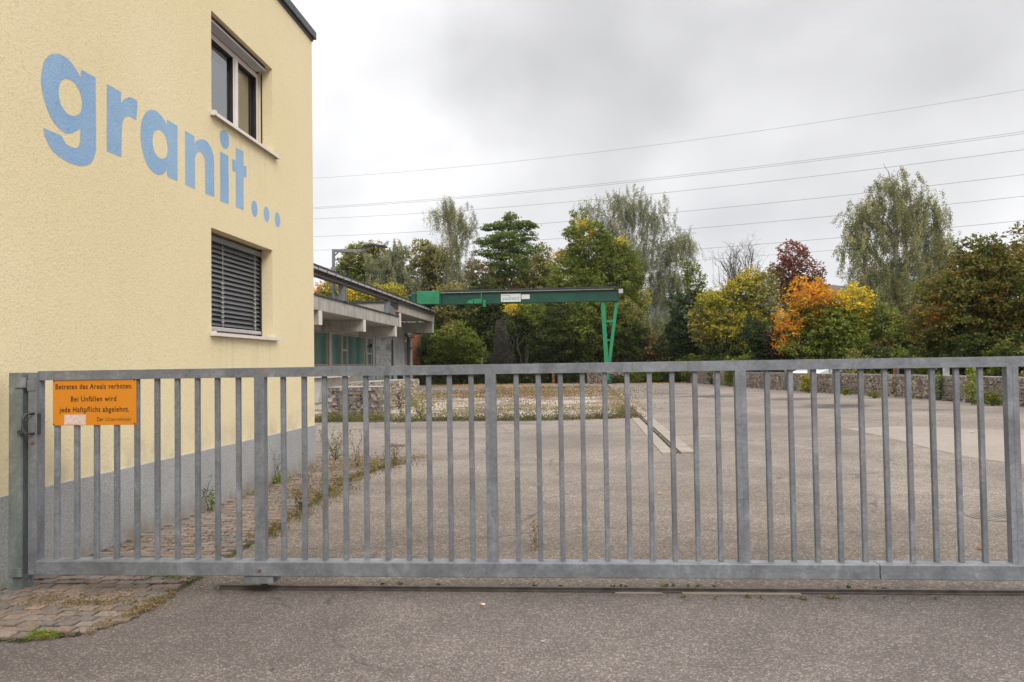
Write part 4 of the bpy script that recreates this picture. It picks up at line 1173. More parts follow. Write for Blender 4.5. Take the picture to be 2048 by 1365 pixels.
for lab, pp_, dbl, rad in wires:
    Q = [on_line_plane(*p_) for p_ in pp_]
    s_ = np.array([np.hypot(q[0]-A0[0], q[1]-A0[1])*np.sign(A0[0]-q[0]+1e-9) for q in Q]); z_ = np.array([q[2] for q in Q])
    cf = np.polyfit(s_, z_, 2 if len(Q) > 2 else 1)
    dxy = np.array([A1[0]-A0[0], A1[1]-A0[1]]); dxy /= np.linalg.norm(dxy)
    mb = MB()
    for off in ([0, dbl] if dbl else [0]):
        P = []
        for t in np.linspace(-60, 230, 60):
            tt = min(t, 150); z = np.polyval(cf, tt)
            if t > 150: z = np.polyval(cf, 150)+(np.polyval(cf, 150)-np.polyval(cf, 149))*(t-150)
            P.append((A0[0]+dxy[0]*t, A0[1]+dxy[1]*t, z+off))
        mb.tube(P, rad*.8, 5)
    tag(mb.build('power_line', 'cable'), lab, 'power line', 'overhead power lines')

# ------------------------------------------------------------------ vegetation
PAL = {
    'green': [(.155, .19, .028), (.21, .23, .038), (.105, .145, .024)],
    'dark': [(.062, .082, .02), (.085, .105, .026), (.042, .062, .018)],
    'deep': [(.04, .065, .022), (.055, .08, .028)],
    'olive': [(.25, .24, .07), (.20, .205, .06), (.31, .265, .08)],
    'birch': [(.30, .29, .13), (.22, .235, .10), (.36, .32, .15), (.18, .20, .085)],
    'willow': [(.24, .245, .135), (.29, .28, .16), (.18, .20, .105)],
    'brownish': [(.22, .155, .06), (.17, .155, .055), (.27, .17, .065)],
    'maple_hedge': [(.13, .145, .03), (.18, .155, .036), (.09, .115, .025), (.21, .15, .036)],
    'lime': [(.22, .26, .045), (.28, .30, .05), (.16, .21, .04)],
    'yellow': [(.72, .52, .04), (.60, .45, .045), (.42, .38, .045)],
    'yellowgreen': [(.40, .35, .045), (.25, .27, .04), (.50, .38, .045), (.20, .22, .04)],
    'orange': [(.66, .30, .03), (.62, .24, .022), (.60, .38, .035)],
    'red': [(0.247, 0.0747, 0.06), (0.19, 0.0862, 0.054), (0.304, 0.115, 0.072)],
    'wine': [(.17, .085, .06), (.20, .12, .08), (.13, .08, .05)],
    'straw': [(.30, .22, .12), (.24, .17, .09), (.20, .17, .08)],
    'mossy': [(.10, .13, .03), (.13, .15, .045), (.16, .13, .07), (.09, .08, .04)],
    'purple': [(.065, .045, .038), (.085, .06, .045)],
    'cherry': [(.15, .20, .055), (.11, .16, .04), (.20, .25, .07)],
    'grey': [(.09, .085, .07), (.11, .105, .085)],
}


def unit(n):
    v = rng.normal(size=(n, 3)); return v/np.linalg.norm(v, axis=1, keepdims=True)


def leaves(P, size, col, droop=0.0, asp=.62):
    """a folded diamond leaf at every point of P"""
    n = len(P)
    a = unit(n); a[:, 2] = a[:, 2]*.6-droop; a /= np.linalg.norm(a, axis=1, keepdims=True)
    b = np.cross(a, unit(n)+np.array([0, 0, .6])); b /= np.linalg.norm(b, axis=1, keepdims=True)+1e-9
    s = (size*rng.uniform(.65, 1.3, n))[:, None]
    V = np.stack([P-a*s*.5, P+b*s*asp*.5, P+a*s*.5, P-b*s*asp*.5], 1).reshape(-1, 3)
    Fq = np.arange(n*4).reshape(-1, 4)
    return V, Fq


def pick(pal, n):
    c = np.array(PAL[pal]); return c[rng.integers(0, len(c), n)]


class Plant:
    def __init__(s): s.V = []; s.F = []; s.C = []; s.n = 0

    def put(s, V, Fq, Cc): s.V.append(V); s.F.append(Fq+s.n); s.C.append(Cc); s.n += len(V)

    def lobe(s, c, r, pal, leaf=.2, cover=2.2, clump=.2, flat=.6, shell=.45, strands=0, strand_len=1.4, zmin=.1):
        """fills an uneven ellipsoid with leaf clumps; returns the clump centres"""
        c = np.array(c, float); r = np.array(r, float)
        p = 1.6075; area = 4*math.pi*(((r[0]*r[1])**p+(r[0]*r[2])**p+(r[1]*r[2])**p)/3)**(1/p)
        nleaf = int(cover*area/(leaf*leaf*.31))
        mr = float(np.mean(r)); rc = clump*mr
        ncl = max(10, int(area/(rc*rc)*.75))
        d = unit(ncl)
        kk = unit(5); amp = rng.uniform(.06, .2, 5)
        bumpy = 1+sum(amp[i]*np.sin(3.5*(d@kk[i])+i*1.7) for i in range(5))*.6
        rr = (shell+(1-shell)*rng.random(ncl)**.7)*bumpy*rng.uniform(.9, 1.12, ncl)
        cc = c+d*r*rr[:, None]
        keep = cc[:, 2] > zmin; cc = cc[keep]; ncl = len(cc)
        base = pick(pal, ncl)*rng.uniform(.7, 1.35, (ncl, 1))
        idx = rng.integers(0, ncl, nleaf)
        csz = rc*rng.uniform(.5, 1.25, ncl)
        if strands:
            ns = int(area*strands*.9)+20
            si = rng.integers(0, ncl, ns)
            top = cc[si]+rng.normal(size=(ns, 3))*csz[si][:, None]*np.array([.8, .8, .5])
            Ls = strand_len*rng.uniform(.35, 1.2, ns)
            per = max(4, nleaf//max(1, ns))
            t = rng.random((ns, per))
            drift = rng.normal(size=(ns, 1, 3))*np.array([.3, .3, 0])
            Pp = top[:, None, :]+drift*t[..., None]*1.0-np.array([0, 0, 1])*(t*Ls[:, None])[..., None]+rng.normal(size=(ns, per, 3))*.075
            Pp = Pp.reshape(-1, 3); ci = np.repeat(si, per)
            V, Fq = leaves(Pp, leaf, None, .9, .5)
            s.put(V, Fq, base[ci]*rng.uniform(.75, 1.25, (len(ci), 1)))
            return cc
        g = rng.normal(size=(nleaf, 3))*np.array([1, 1, flat])*.55
        Pp = cc[idx]+g*csz[idx][:, None]
        m_ = Pp[:, 2] > zmin*.5; Pp = Pp[m_]; idx = idx[m_]
        V, Fq = leaves(Pp, leaf, None, .25)
        colr = np.where(rng.random((len(idx), 1)) < .7, base[idx], pick(pal, len(idx)))*rng.uniform(.8, 1.2, (len(idx), 1))
        s.put(V, Fq, colr)
        return cc

    def build(s, name, parent, loc):
        return from_np(name, np.concatenate(s.V), np.concatenate(s.F), np.concatenate(s.C), 'leaf', parent, loc)


def limb(mb, a, b, r0, r1, n=5, wob=.08):
    a = np.array(a, float); b = np.array(b, float); Ln = np.linalg.norm(b-a)
    P = []
    k = 5
    for i in range(k+1):
        t = i/k
        q = a+(b-a)*t+np.array([0, 0, 1])*Ln*.10*math.sin(t*math.pi)+rng.normal(size=3)*Ln*wob*math.sin(t*math.pi)*.5
        P.append(q)
    mb.tube(P, list(np.linspace(r0, r1, k+1)), n, False)
    return P


def tree(name, label, cat, Y, base_px, lobes, trunk_r=.2, bark='bark', group=None, leaf=.2, depth=.9, twigs=6, trunk_top=None, stems=1, **kw):
    """lobes: (px, py, rx_px, ry_px, palette[, options]) measured in the plane at distance Y, given real depth"""
    bx = at(base_px, 700, 1, Y)[0]
    root = thing(name, label, cat, (bx, Y, 0), group)
    pl_ = Plant(); tk = MB()
    cents = []
    for lb in lobes:
        px, py, rx, ry, pal = lb[:5]; o_ = dict(kw); o_['leaf'] = leaf; o_.update(lb[5] if len(lb) > 5 else {})
        dy = o_.pop('dy', 0); dp = o_.pop('depth', depth)
        c0 = at(px, py, 1, Y+dy); sc = (Y+dy)/F_PX
        cc = pl_.lobe(c0, (rx*sc, rx*sc*dp, ry*sc), pal, **o_)
        cents.append((c0, cc, rx*sc, ry*sc))
    tops = sorted(cents, key=lambda q: q[0][2])
    ztop = trunk_top or tops[-1][0][2]
    hi = tops[-1][0]
    for s_ in range(stems):
        ofs = np.array([rng.uniform(-.4, .4), rng.uniform(-.4, .4), 0]) if stems > 1 else np.zeros(3)
        k = 8; P = []
        for i in range(k+1):
            t = i/k
            q = np.array([bx, Y, -.05])+ofs+(np.array([hi[0], hi[1], ztop])-np.array([bx, Y, 0]))*t*np.array([t**.6 if t > 0 else 0, t**.6 if t > 0 else 0, 1])+ofs*2.5*t
            q[:2] += rng.normal(size=2)*.012*ztop*math.sin(t*math.pi)
            P.append(q)
        tk.tube(P, [trunk_r*(1-.85*i/k)+(.25*trunk_r if i == 0 else 0) for i in range(k+1)], 8, False)
        for (c0, cc, rx_, ry_) in cents:
            zj = min(max(c0[2]-ry_*.9, ztop*.12), ztop*.9); j = min(k, max(1, int(zj/ztop*k)))
            Q = limb(tk, P[j], c0, trunk_r*.45, trunk_r*.2)
            for w_ in range(twigs):
                if len(cc) == 0: break
                e = cc[rng.integers(0, len(cc))]
                limb(tk, Q[rng.integers(2, 6)], e, trunk_r*.2, trunk_r*.04, 4, .12)
    tk.build('trunk', bark, root)
    pl_.build('crown', root, (bx, Y, 0))
    return root


D = dict
BI = D(strands=2.2, strand_len=1.6, cover=.95, leaf=.095, shell=.15, clump=.2)
# --- right-hand group, front to back
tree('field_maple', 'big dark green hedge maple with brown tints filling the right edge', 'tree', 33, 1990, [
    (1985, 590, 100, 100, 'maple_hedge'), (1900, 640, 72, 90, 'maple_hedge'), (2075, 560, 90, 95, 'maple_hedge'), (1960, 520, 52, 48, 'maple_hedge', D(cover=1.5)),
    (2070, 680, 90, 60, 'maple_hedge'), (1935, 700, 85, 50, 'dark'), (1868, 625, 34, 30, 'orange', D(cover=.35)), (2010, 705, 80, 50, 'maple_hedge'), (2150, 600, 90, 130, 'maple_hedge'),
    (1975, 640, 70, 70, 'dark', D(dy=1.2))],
    .16, leaf=.13, clump=.17, cover=1.9, stems=3)
tree('birch_tree', 'tallest birch with drooping pale olive foliage on the right', 'tree', 56, 1800, [
    (1788, 372, 46, 40, 'birch'), (1738, 412, 44, 46, 'birch'), (1845, 405, 46, 50, 'birch'), (1725, 470, 44, 55, 'birch'), (1868, 465, 44, 60, 'birch'), (1795, 450, 70, 62, 'birch'),
    (1740, 540, 60, 62, 'birch'), (1860, 540, 55, 65, 'birch'), (1800, 540, 75, 70, 'birch'), (1885, 500, 30, 50, 'birch'), (1730, 590, 48, 50, 'willow'), (1795, 605, 70, 55, 'birch'), (1822, 592, 24, 24, 'brownish', D(cover=.4))],
    .26, 'barkl', twigs=9, **BI)
tree('orange_maple', 'vivid orange maple with green lower leaves', 'tree', 47, 1612, [
    (1622, 596, 46, 36, 'orange', D(cover=.85)), (1580, 650, 36, 34, 'orange', D(cover=.8)), (1655, 625, 30, 30, 'yellow', D(cover=.6)), (1565, 690, 24, 20, 'orange', D(cover=.6)), (1605, 640, 36, 40, 'lime', D(dy=.5, cover=.9)), (1600, 572, 16, 18, 'orange', D(cover=.5)), (1640, 640, 40, 42, 'yellowgreen', D(cover=1.4)), (1615, 690, 52, 35, 'green'), (1640, 585, 20, 22, 'orange', D(cover=.9)), (1625, 655, 36, 36, 'green', D(dy=.8)), (1570, 690, 18, 14, 'orange', D(cover=.8))],
    .11, leaf=.15, clump=.2, cover=1.8)
tree('yellow_maple', 'small maple with yellow top and lime green base beside the orange maple', 'tree', 46, 1698, [
    (1708, 605, 38, 32, 'yellow', D(cover=1.3)), (1668, 600, 20, 24, 'orange', D(cover=.6)), (1690, 655, 38, 42, 'lime'), (1725, 640, 22, 30, 'yellowgreen', D(cover=1.2)), (1700, 695, 45, 32, 'green'), (1672, 630, 20, 30, 'lime', D(cover=1.1))],
    .09, leaf=.15, clump=.2, cover=1.7)
tree('red_tree', 'dark red leaved tree standing behind the orange maple', 'tree', 62, 1592, [
    (1588, 515, 32, 34, 'red', D(cover=.9)), (1618, 555, 36, 36, 'red', D(cover=.8)), (1570, 555, 34, 40, 'red', D(cover=.8)), (1600, 600, 46, 45, 'brownish'), (1555, 560, 26, 34, 'olive', D(cover=.9))],
    .16, leaf=.18, clump=.18, cover=1.4)
tree('hornbeam', 'yellow olive tree with bare twigs on top left of the orange maple', 'tree', 58, 1480, [
    (1478, 590, 50, 42, 'yellowgreen', D(cover=1.2)), (1430, 630, 42, 55, 'yellowgreen', D(cover=1.5)), (1520, 600, 38, 60, 'olive', D(cover=1.4)), (1480, 660, 62, 48, 'yellowgreen', D(cover=1.6)), (1465, 700, 60, 34, 'dark'), (1535, 660, 30, 50, 'olive'), (1400, 650, 24, 40, 'olive'), (1500, 560, 22, 30, 'yellow', D(cover=.5))],
    .14, leaf=.17, clump=.16, cover=1.6, stems=2)
tree('dark_elm', 'dark green tree with a thin ragged top right of the crane leg', 'tree', 66, 1378, [
    (1378, 640, 42, 60, 'deep', D(cover=1.9)), (1362, 680, 42, 50, 'deep', D(cover=2)), (1392, 570, 24, 40, 'green', D(cover=.7)), (1405, 615, 26, 40, 'green', D(cover=1.0)), (1375, 540, 14, 22, 'green', D(cover=.6)), (1400, 690, 36, 40, 'dark')],
    .16, leaf=.18, clump=.18)
tree('evergreen_shrub', 'dark rounded evergreen shrub below the yellow olive tree', 'shrub', 48, 1515, [(1513, 675, 26, 38, 'deep'), (1525, 700, 26, 26, 'deep')], .06, leaf=.11, clump=.2, cover=2)
tree('purple_shrub', 'purple brown shrub between the evergreen and the orange maple', 'shrub', 47.5, 1548, [(1550, 690, 24, 34, 'purple'), (1560, 708, 22, 20, 'dark')], .05, leaf=.12, cover=1.6)
tree('hazel_bush', 'green grey bush under the tall birch', 'shrub', 46, 1790, [(1780, 670, 45, 48, 'green', D(cover=1.6)), (1755, 630, 24, 34, 'green', D(cover=.9)), (1830, 690, 45, 36, 'dark'), (1760, 705, 40, 30, 'brownish'), (1830, 650, 30, 34, 'purple', D(cover=.7))], .07, leaf=.14, clump=.2, cover=1.6, stems=2)
# --- back group behind the crane
tree('willow_birch', 'pale olive drooping tree with bare streaks, widest crown right of centre', 'tree', 76, 1290, [
    (1262, 410, 52, 42, 'willow'), (1185, 418, 38, 34, 'willow', D(cover=.5)), (1230, 470, 66, 56, 'willow'), (1305, 440, 40, 52, 'willow'), (1352, 490, 52, 48, 'willow'), (1290, 520, 66, 60, 'willow'), (1330, 580, 62, 60, 'willow', D(cover=.6)), (1235, 395, 26, 26, 'willow'), (1375, 480, 24, 34, 'birch'), (1300, 650, 46, 60, 'willow', D(cover=.6)), (1345, 560, 46, 44, 'willow')],
    .26, 'barkl', twigs=11, **{**BI, 'cover': .72, 'leaf': .105})
tree('large_maple', 'large green tree with yellow orange top behind the crane beam', 'tree', 70, 1190, [
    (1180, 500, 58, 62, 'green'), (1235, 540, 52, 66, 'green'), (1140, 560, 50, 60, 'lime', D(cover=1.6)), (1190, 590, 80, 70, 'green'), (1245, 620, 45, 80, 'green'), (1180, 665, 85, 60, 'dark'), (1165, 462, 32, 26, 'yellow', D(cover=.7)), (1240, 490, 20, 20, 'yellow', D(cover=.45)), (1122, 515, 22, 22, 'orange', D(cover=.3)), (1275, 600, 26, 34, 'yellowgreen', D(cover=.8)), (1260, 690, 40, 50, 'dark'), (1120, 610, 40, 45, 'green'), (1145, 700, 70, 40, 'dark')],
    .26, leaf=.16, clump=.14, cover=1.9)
tree('cherry_tree', 'bright green tree with flat layered branches above the wood', 'tree', 76, 1013, [
    (1020, 450, 30, 14, 'cherry'), (1055, 452, 24, 9, 'cherry', D(cover=1.6)), (985, 455, 24, 9, 'cherry', D(cover=1.4)), (1020, 478, 52, 16, 'cherry'), (968, 485, 20, 8, 'cherry', D(cover=1.6)), (1045, 500, 34, 14, 'cherry'), (995, 505, 44, 18, 'cherry'), (1010, 535, 46, 28, 'cherry'), (1018, 435, 14, 10, 'cherry', D(cover=1.2))],
    .2, leaf=.18, clump=.26, cover=1.35, flat=.25, twigs=5)
tree('weeping_birch', 'slender weeping birch rising highest on the left of the wood', 'tree', 74, 915, [
    (900, 420, 36, 26, 'birch'), (932, 445, 26, 34, 'birch'), (905, 475, 34, 44, 'birch', D(cover=.8)), (866, 425, 20, 14, 'birch', D(cover=.5)), (915, 540, 32, 50, 'willow', D(cover=1)), (890, 402, 18, 10, 'birch', D(cover=.6))],
    .18, 'barkl', twigs=9, **{**BI, 'cover': .95, 'strand_len': 1.9})
tree('olive_birch', 'broad olive grey birch behind the floodlight and runway', 'tree', 72, 790, [
    (790, 520, 34, 42, 'willow'), (760, 555, 42, 45, 'willow'), (810, 570, 32, 50, 'willow'), (775, 600, 50, 40, 'willow'), (800, 495, 18, 20, 'birch')],
    .2, 'barkl', twigs=5, **{**BI, 'cover': 1.7, 'leaf': .13, 'strand_len': 1.3})
tree('round_tree', 'green rounded tree directly behind the floodlight mast', 'tree', 84, 715, [
    (715, 515, 38, 36, 'olive', D(cover=1.8)), (755, 520, 36, 36, 'olive', D(cover=1.8)), (690, 550, 30, 36, 'green'), (735, 550, 40, 50, 'green'), (715, 590, 50, 40, 'green'), (745, 505, 20, 16, 'olive', D(cover=.9))],
    .22, leaf=.22, clump=.18, cover=1.8)
tree('yellow_bush', 'yellow orange bush behind the crane runway column', 'shrub', 66, 700, [(700, 590, 30, 22, 'yellow', D(cover=1.5)), (750, 595, 48, 24, 'yellowgreen'), (790, 588, 26, 26, 'yellowgreen', D(cover=1.2)), (655, 590, 30, 26, 'yellowgreen'), (645, 580, 20, 16, 'orange', D(cover=.5)), (720, 650, 60, 50, 'green')], .08, leaf=.2, clump=.22, cover=1.9, stems=2)
tree('ash_tree', 'olive tree with sparse top left of the weeping birch', 'tree', 78, 860, [
    (850, 515, 36, 38, 'olive', D(cover=1.3)), (880, 545, 44, 55, 'olive', D(cover=1.9)), (842, 570, 40, 55, 'willow', D(cover=1.8)), (868, 520, 26, 30, 'birch', D(cover=1)), (905, 600, 50, 50, 'olive'), (835, 600, 26, 40, 'green')],
    .2, leaf=.2, clump=.17, cover=1.5)
tree('alder_tree', 'dull green tree between the weeping birch and the large maple', 'tree', 82, 1050, [
    (1070, 550, 46, 46, 'olive', D(cover=1.6)), (1020, 580, 50, 40, 'olive'), (960, 560, 42, 40, 'brownish', D(cover=1.4)), (1085, 590, 50, 50, 'green'), (975, 600, 55, 45, 'green'), (1085, 510, 20, 26, 'olive', D(cover=.9)), (1045, 525, 24, 26, 'birch', D(cover=.8))],
    .22, leaf=.22, clump=.16, cover=1.9)
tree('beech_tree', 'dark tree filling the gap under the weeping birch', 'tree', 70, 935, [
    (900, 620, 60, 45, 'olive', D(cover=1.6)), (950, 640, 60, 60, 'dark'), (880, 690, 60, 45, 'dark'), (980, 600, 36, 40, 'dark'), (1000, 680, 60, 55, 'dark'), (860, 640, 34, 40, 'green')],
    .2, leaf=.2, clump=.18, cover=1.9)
tree('yellow_topped_sapling', 'thin trunked young tree with a yellow top under the crane beam', 'tree', 66.5, 1042, [
    (1030, 618, 26, 18, 'yellow', D(cover=.9)), (1055, 628, 36, 24, 'green', D(cover=1.3)), (1080, 650, 30, 30, 'green', D(cover=1.2)), (1045, 650, 30, 22, 'dark', D(cover=1.2))],
    .09, leaf=.17, clump=.24, cover=1.3)
tree('understorey_tree', 'dark green undergrowth tree left of the crane leg', 'tree', 66.5, 1150, [
    (1110, 690, 55, 50, 'dark'), (1160, 660, 50, 60, 'green', D(cover=1.6)), (1185, 700, 45, 42, 'dark'), (1120, 640, 40, 34, 'dark'), (1170, 705, 24, 16, 'yellowgreen', D(cover=.4))],
    .12, leaf=.18, clump=.2, cover=1.9)
tree('understorey_bush', 'dark green bush with yellow specks right of the crane leg', 'shrub', 67, 1250, [
    (1235, 660, 40, 60, 'green'), (1265, 690, 45, 50, 'dark'), (1215, 700, 40, 40, 'dark'), (1262, 640, 30, 40, 'olive', D(cover=1.2)), (1300, 705, 40, 40, 'brownish')],
    .1, leaf=.18, clump=.2, cover=1.9, stems=2)
tree('hazel_shrub', 'leafy green hazel shrub at the end of the workshop', 'shrub', 65.8, 915, [
    (915, 690, 46, 42, 'green', D(cover=1.7)), (880, 700, 34, 40, 'green'), (940, 710, 38, 40, 'green'), (905, 665, 24, 22, 'olive', D(cover=1)), (858, 710, 24, 50, 'deep')],
    .06, leaf=.16, clump=.22, cover=1.7, stems=3)
tree('grey_shrub', 'grey leafless looking shrub in front of the dark wood', 'shrub', 65.4, 1003, [(1005, 690, 20, 36, 'grey', D(cover=.5)), (1000, 655, 12, 20, 'grey', D(cover=.35)), (1005, 720, 28, 24, 'grey', D(cover=.6))], .05, 'bark', leaf=.09, clump=.25, twigs=16, stems=3)

# bare twigs standing out of the hornbeam: one leafless ash
o_t = thing('leafless_tree', 'leafless tree whose bare grey twigs stand above the yellow olive tree', 'tree', (at(1480, 700, 1, 60)[0], 60, 0))
mb = MB(); b0_ = at(1482, 640, 1, 60)
mb.tube([(b0_[0], 60, 0), (b0_[0], 60, b0_[2]*.6), tuple(b0_)], [.14, .11, .08], 7)
for k in range(11):
    e = at(1482+rng.uniform(-42, 44), 520+rng.uniform(-22, 40), 1, 60+rng.uniform(-1.5, 1.5))
    Q = limb(mb, b0_-np.array([0, 0, rng.uniform(0, 1.2)]), e, .06, .018, 5, .12)
    for j in range(8):
        s0 = Q[rng.integers(1, 5)]; e2 = s0+(e-s0)*rng.uniform(.5, .95)+np.clip(rng.normal(size=3), -1.3, 1.3)*.5+np.array([0, 0, .3])
        Q2 = limb(mb, s0, e2, .022, .008, 4, .15)
        for jj in range(3): limb(mb, Q2[rng.integers(2, 5)], e2+rng.normal(size=3)*.4+np.array([0, 0, .2]), .010, .005, 3, .15)
mb.build('branches', 'bark', o_t)

# far wood closing the view behind the trees
wood = Plant()
for px in range(560, 1460, 62):
    c0 = at(px, 690, 1, 92); sc = 92/F_PX
    wood.lobe((c0[0]+rng.uniform(-1, 1), 92+rng.uniform(-2, 2), 1.6), (62*sc, 62*sc*.5, rng.uniform(3.6, 5.6)), ['dark', 'green', 'dark', 'olive'][rng.integers(0, 4)], leaf=.42, cover=1.7, clump=.25)
for px in (1000, 1045, 1090):
    c0 = at(px, 700, 1, 86); wood.lobe((c0[0], 86, 1.6), (3.2, 1.8, 3.6), 'dark', leaf=.36, cover=2.0, clump=.25)
for px in range(1400, 2300, 70):
    Yw = 72
    c0 = at(px, 690, 1, Yw); sc = Yw/F_PX
    wood.lobe((c0[0], Yw+rng.uniform(-2, 2), 1.3), (70*sc, 70*sc*.5, rng.uniform(2.8, 4.6)), ['dark', 'green', 'dark', 'olive'][rng.integers(0, 4)], leaf=.36, cover=1.7, clump=.25)
tag(from_np('woodland', np.concatenate(wood.V), np.concatenate(wood.F), np.concatenate(wood.C), 'leaf'), 'dense dark wood closing the view behind the single trees', 'wood', kind='stuff')
# ivy and undergrowth along the back edge
iv = Plant()
for px in range(850, 1180, 22):
    c0 = at(px, 755, 1, 64.6); iv.lobe((c0[0], 64.8, .5), (.8, .5, rng.uniform(.6, 1.2)), 'dark', leaf=.13, cover=1.6, clump=.3)
for px in range(1262, 1372, 16):
    c0 = at(px, 750, 1, 62); iv.lobe((c0[0], 62.2+rng.uniform(-.3, .4), .4), (.55, .4, rng.uniform(.45, .75)), ['deep', 'green'][rng.integers(0, 2)], leaf=.12, cover=1.6, clump=.3)
for (px, yy) in ((1222, 61.6), (1240, 61.9)):
    c0 = at(px, 750, 1, yy); iv.lobe((c0[0], yy, .25), (.6, .3, .45), 'dark', leaf=.11, cover=1.2, clump=.3)
tag(from_np('ivy', np.concatenate(iv.V), np.concatenate(iv.F), np.concatenate(iv.C), 'leaf'), 'dark ivy and undergrowth creeping along the back edge of the yard', 'ivy', kind='stuff')
# hedge behind the right wall
hd = Plant()
for px, Yh, h_ in ((1380, 62, 1.5), (1420, 60, 1.6), (1450, 56, 1.6), (1490, 52, 1.5), (1530, 50, 1.5), (1560, 48, 1.7), (1720, 44, 1.5), (1760, 42, 1.5), (1800, 41, 1.5), (1840, 40, 1.4), (1880, 38.5, 1.2), (1920, 34, 1.5), (1960, 33, 1.5), (2010, 31, 1.5), (2060, 30, 1.6), (2110, 29, 1.6)):
    c0 = at(px, 730, 1, Yh); hd.lobe((c0[0], Yh, .6), (1.2, .7, h_), ['maple_hedge', 'green', 'dark', 'olive'][rng.integers(0, 4)], leaf=.12, cover=1.6, clump=.22)
tag(from_np('hedge', np.concatenate(hd.V), np.concatenate(hd.F), np.concatenate(hd.C), 'leaf'), 'low mixed green undergrowth behind the right stone wall', 'undergrowth', kind='stuff')


# small plants at the wall and in the yard
def sapling(label, px, gy, top, wpx, pal, Y=None, leaf=.07, cover=1.0, name='sapling', cat='sapling'):
    q = at(px, gy, 2, 0); Y = q[1] if Y is None else Y; sc = Y/F_PX
    t_ = at(px, top, 1, Y); h_ = t_[2]
    root = thing(name, label, cat, (q[0], Y, 0))
    p_ = Plant(); tk = MB()
    for k in range(4):
        z = h_*(.25+.2*k); p_.lobe((q[0]+rng.uniform(-.1, .1), Y, z), (wpx*sc*(1-.12*k)*.6, wpx*sc*.5, h_*.2), pal, leaf=leaf, cover=cover, clump=.35, zmin=.02)
    for k in range(3): limb(tk, (q[0]+rng.uniform(-.05, .05), Y, 0), (q[0]+rng.uniform(-.15, .15), Y, h_*.9), .012, .004, 5)
    tk.build('stem', 'bark', root); p_.build('foliage', root, (q[0], Y, 0))
    return root


sapling('leafy sapling growing up against the far part of the right stone wall', 1460, 774, 716, 22, 'lime', cover=1.2)
sapling('yellow green sapling in front of the stone wall below the white car', 1616, 786, 750, 22, 'yellowgreen', cover=.9)
sapling('yellow green climbing sapling at the right end of the stone wall', 1946, 811, 736, 26, 'lime', cover=.6)
sapling('low dark weed at the foot of the wall behind the last gate stile', 1985, 812, 785, 26, 'green', cover=.7)
sapling('small green weed at the wall foot right of the thick grey post', 1690, 791, 778, 14, 'green', cover=.8, name='weed', cat='weed')
sapling('small green weed at the wall foot left of the rusty brown post', 1748, 797, 784, 14, 'green', cover=.8, name='weed', cat='weed')
sapling('tuft of green leaves hanging on top of the right stone wall', 1880, 801, 745, 18, 'cherry', cover=.5, name='weed', cat='weed')


def weed(label, X, Y, h, spread, pal, n=7, leaf=.03, dens=26, dry=False, name='weed'):
    root = thing(name, label, 'weed', (X, Y, 0))
    tk = MB(); P = []
    for k in range(n):
        a = rng.uniform(0, 6.28); e = np.array([X+math.cos(a)*spread*rng.uniform(.3, 1), Y+math.sin(a)*spread*rng.uniform(.3, 1), h*rng.uniform(.6, 1)])
        Q = limb(tk, (X+rng.uniform(-.02, .02), Y+rng.uniform(-.02, .02), 0), e, .0035, .0015, 4, .15)
        for j in range(dens):
            t = rng.uniform(.15, 1)*5; i = min(4, int(t)); P.append(Q[i]+(Q[i+1]-Q[i])*(t-i)+rng.normal(size=3)*(.018+leaf*.4))
    P = np.array(P); V, Fq = leaves(P, leaf, None, .1, .5)
    tk.build('stem', 'straw_stem' if name == 'dry_weed' else 'bark', root)
    from_np('foliage', V, Fq, pick(pal, len(P))*rng.uniform(.8, 1.3, (len(P), 1)), 'leaf', root, (X, Y, 0))


q = at(400, 1022, 2, 0); weed('leafy green seedling growing at the base of the grey plinth behind the gate', max(q[0], WX+.1), q[1]-.05, .36, .14, 'cherry', 5, .055, 7)
q = at(548, 968, 2, 0); weed('small wiry weed at the plinth right of the thick gate stile', max(q[0], WX+.08), q[1], .42, .07, 'olive', 5, .03, 14)
q = at(545, 968, 2, 0); weed('low bright green tuft at the foot of the plinth', max(q[0], WX+.08)+.02, q[1]-.03, .09, .12, 'lime', 10, .035, 20)
q = at(672, 922, 2, 0); weed('bushy grey green weed at the end of the paved strip near the house corner', q[0], q[1], .55, .32, 'willow', 14, .04, 26)
q = at(715, 938, 2, 0); weed('tall wiry brown weed on the paved strip behind the gate', q[0], q[1], .62, .16, 'brownish', 5, .03, 16)
q = at(790, 928, 2, 0); weed('dry brown weed at the far tip of the paved strip', q[0], q[1], .35, .22, 'brownish', 9, .03, 20)
q = at(620, 985, 2, 0); weed('slim green weed near the house corner on the paving', q[0], q[1], .38, .08, 'olive', 4, .03, 14)
q = at(605, 1018, 2, 0); weed('dark leafy weed at the paving edge between two gate bars', q[0], q[1], .25, .14, 'brownish', 8, .035, 18)
q = at(1072, 1100, 2, 0); weed('dry straw coloured weed standing in the yard behind the middle of the gate', q[0], q[1], .26, .05, 'straw', 4, .022, 30, name='dry_weed')
q = at(830, 845, 2, 0); weed('dark bushy weed in front of the long pale stone basket', q[0], q[1]+1, .75, .6, 'olive', 16, .07, 26)
q = at(790, 838, 2, 0); weed('tall dark dock weed beside the right corner of the dark stone basket', q[0], q[1]+.8, 1.0, .22, 'purple', 8, .06, 26)

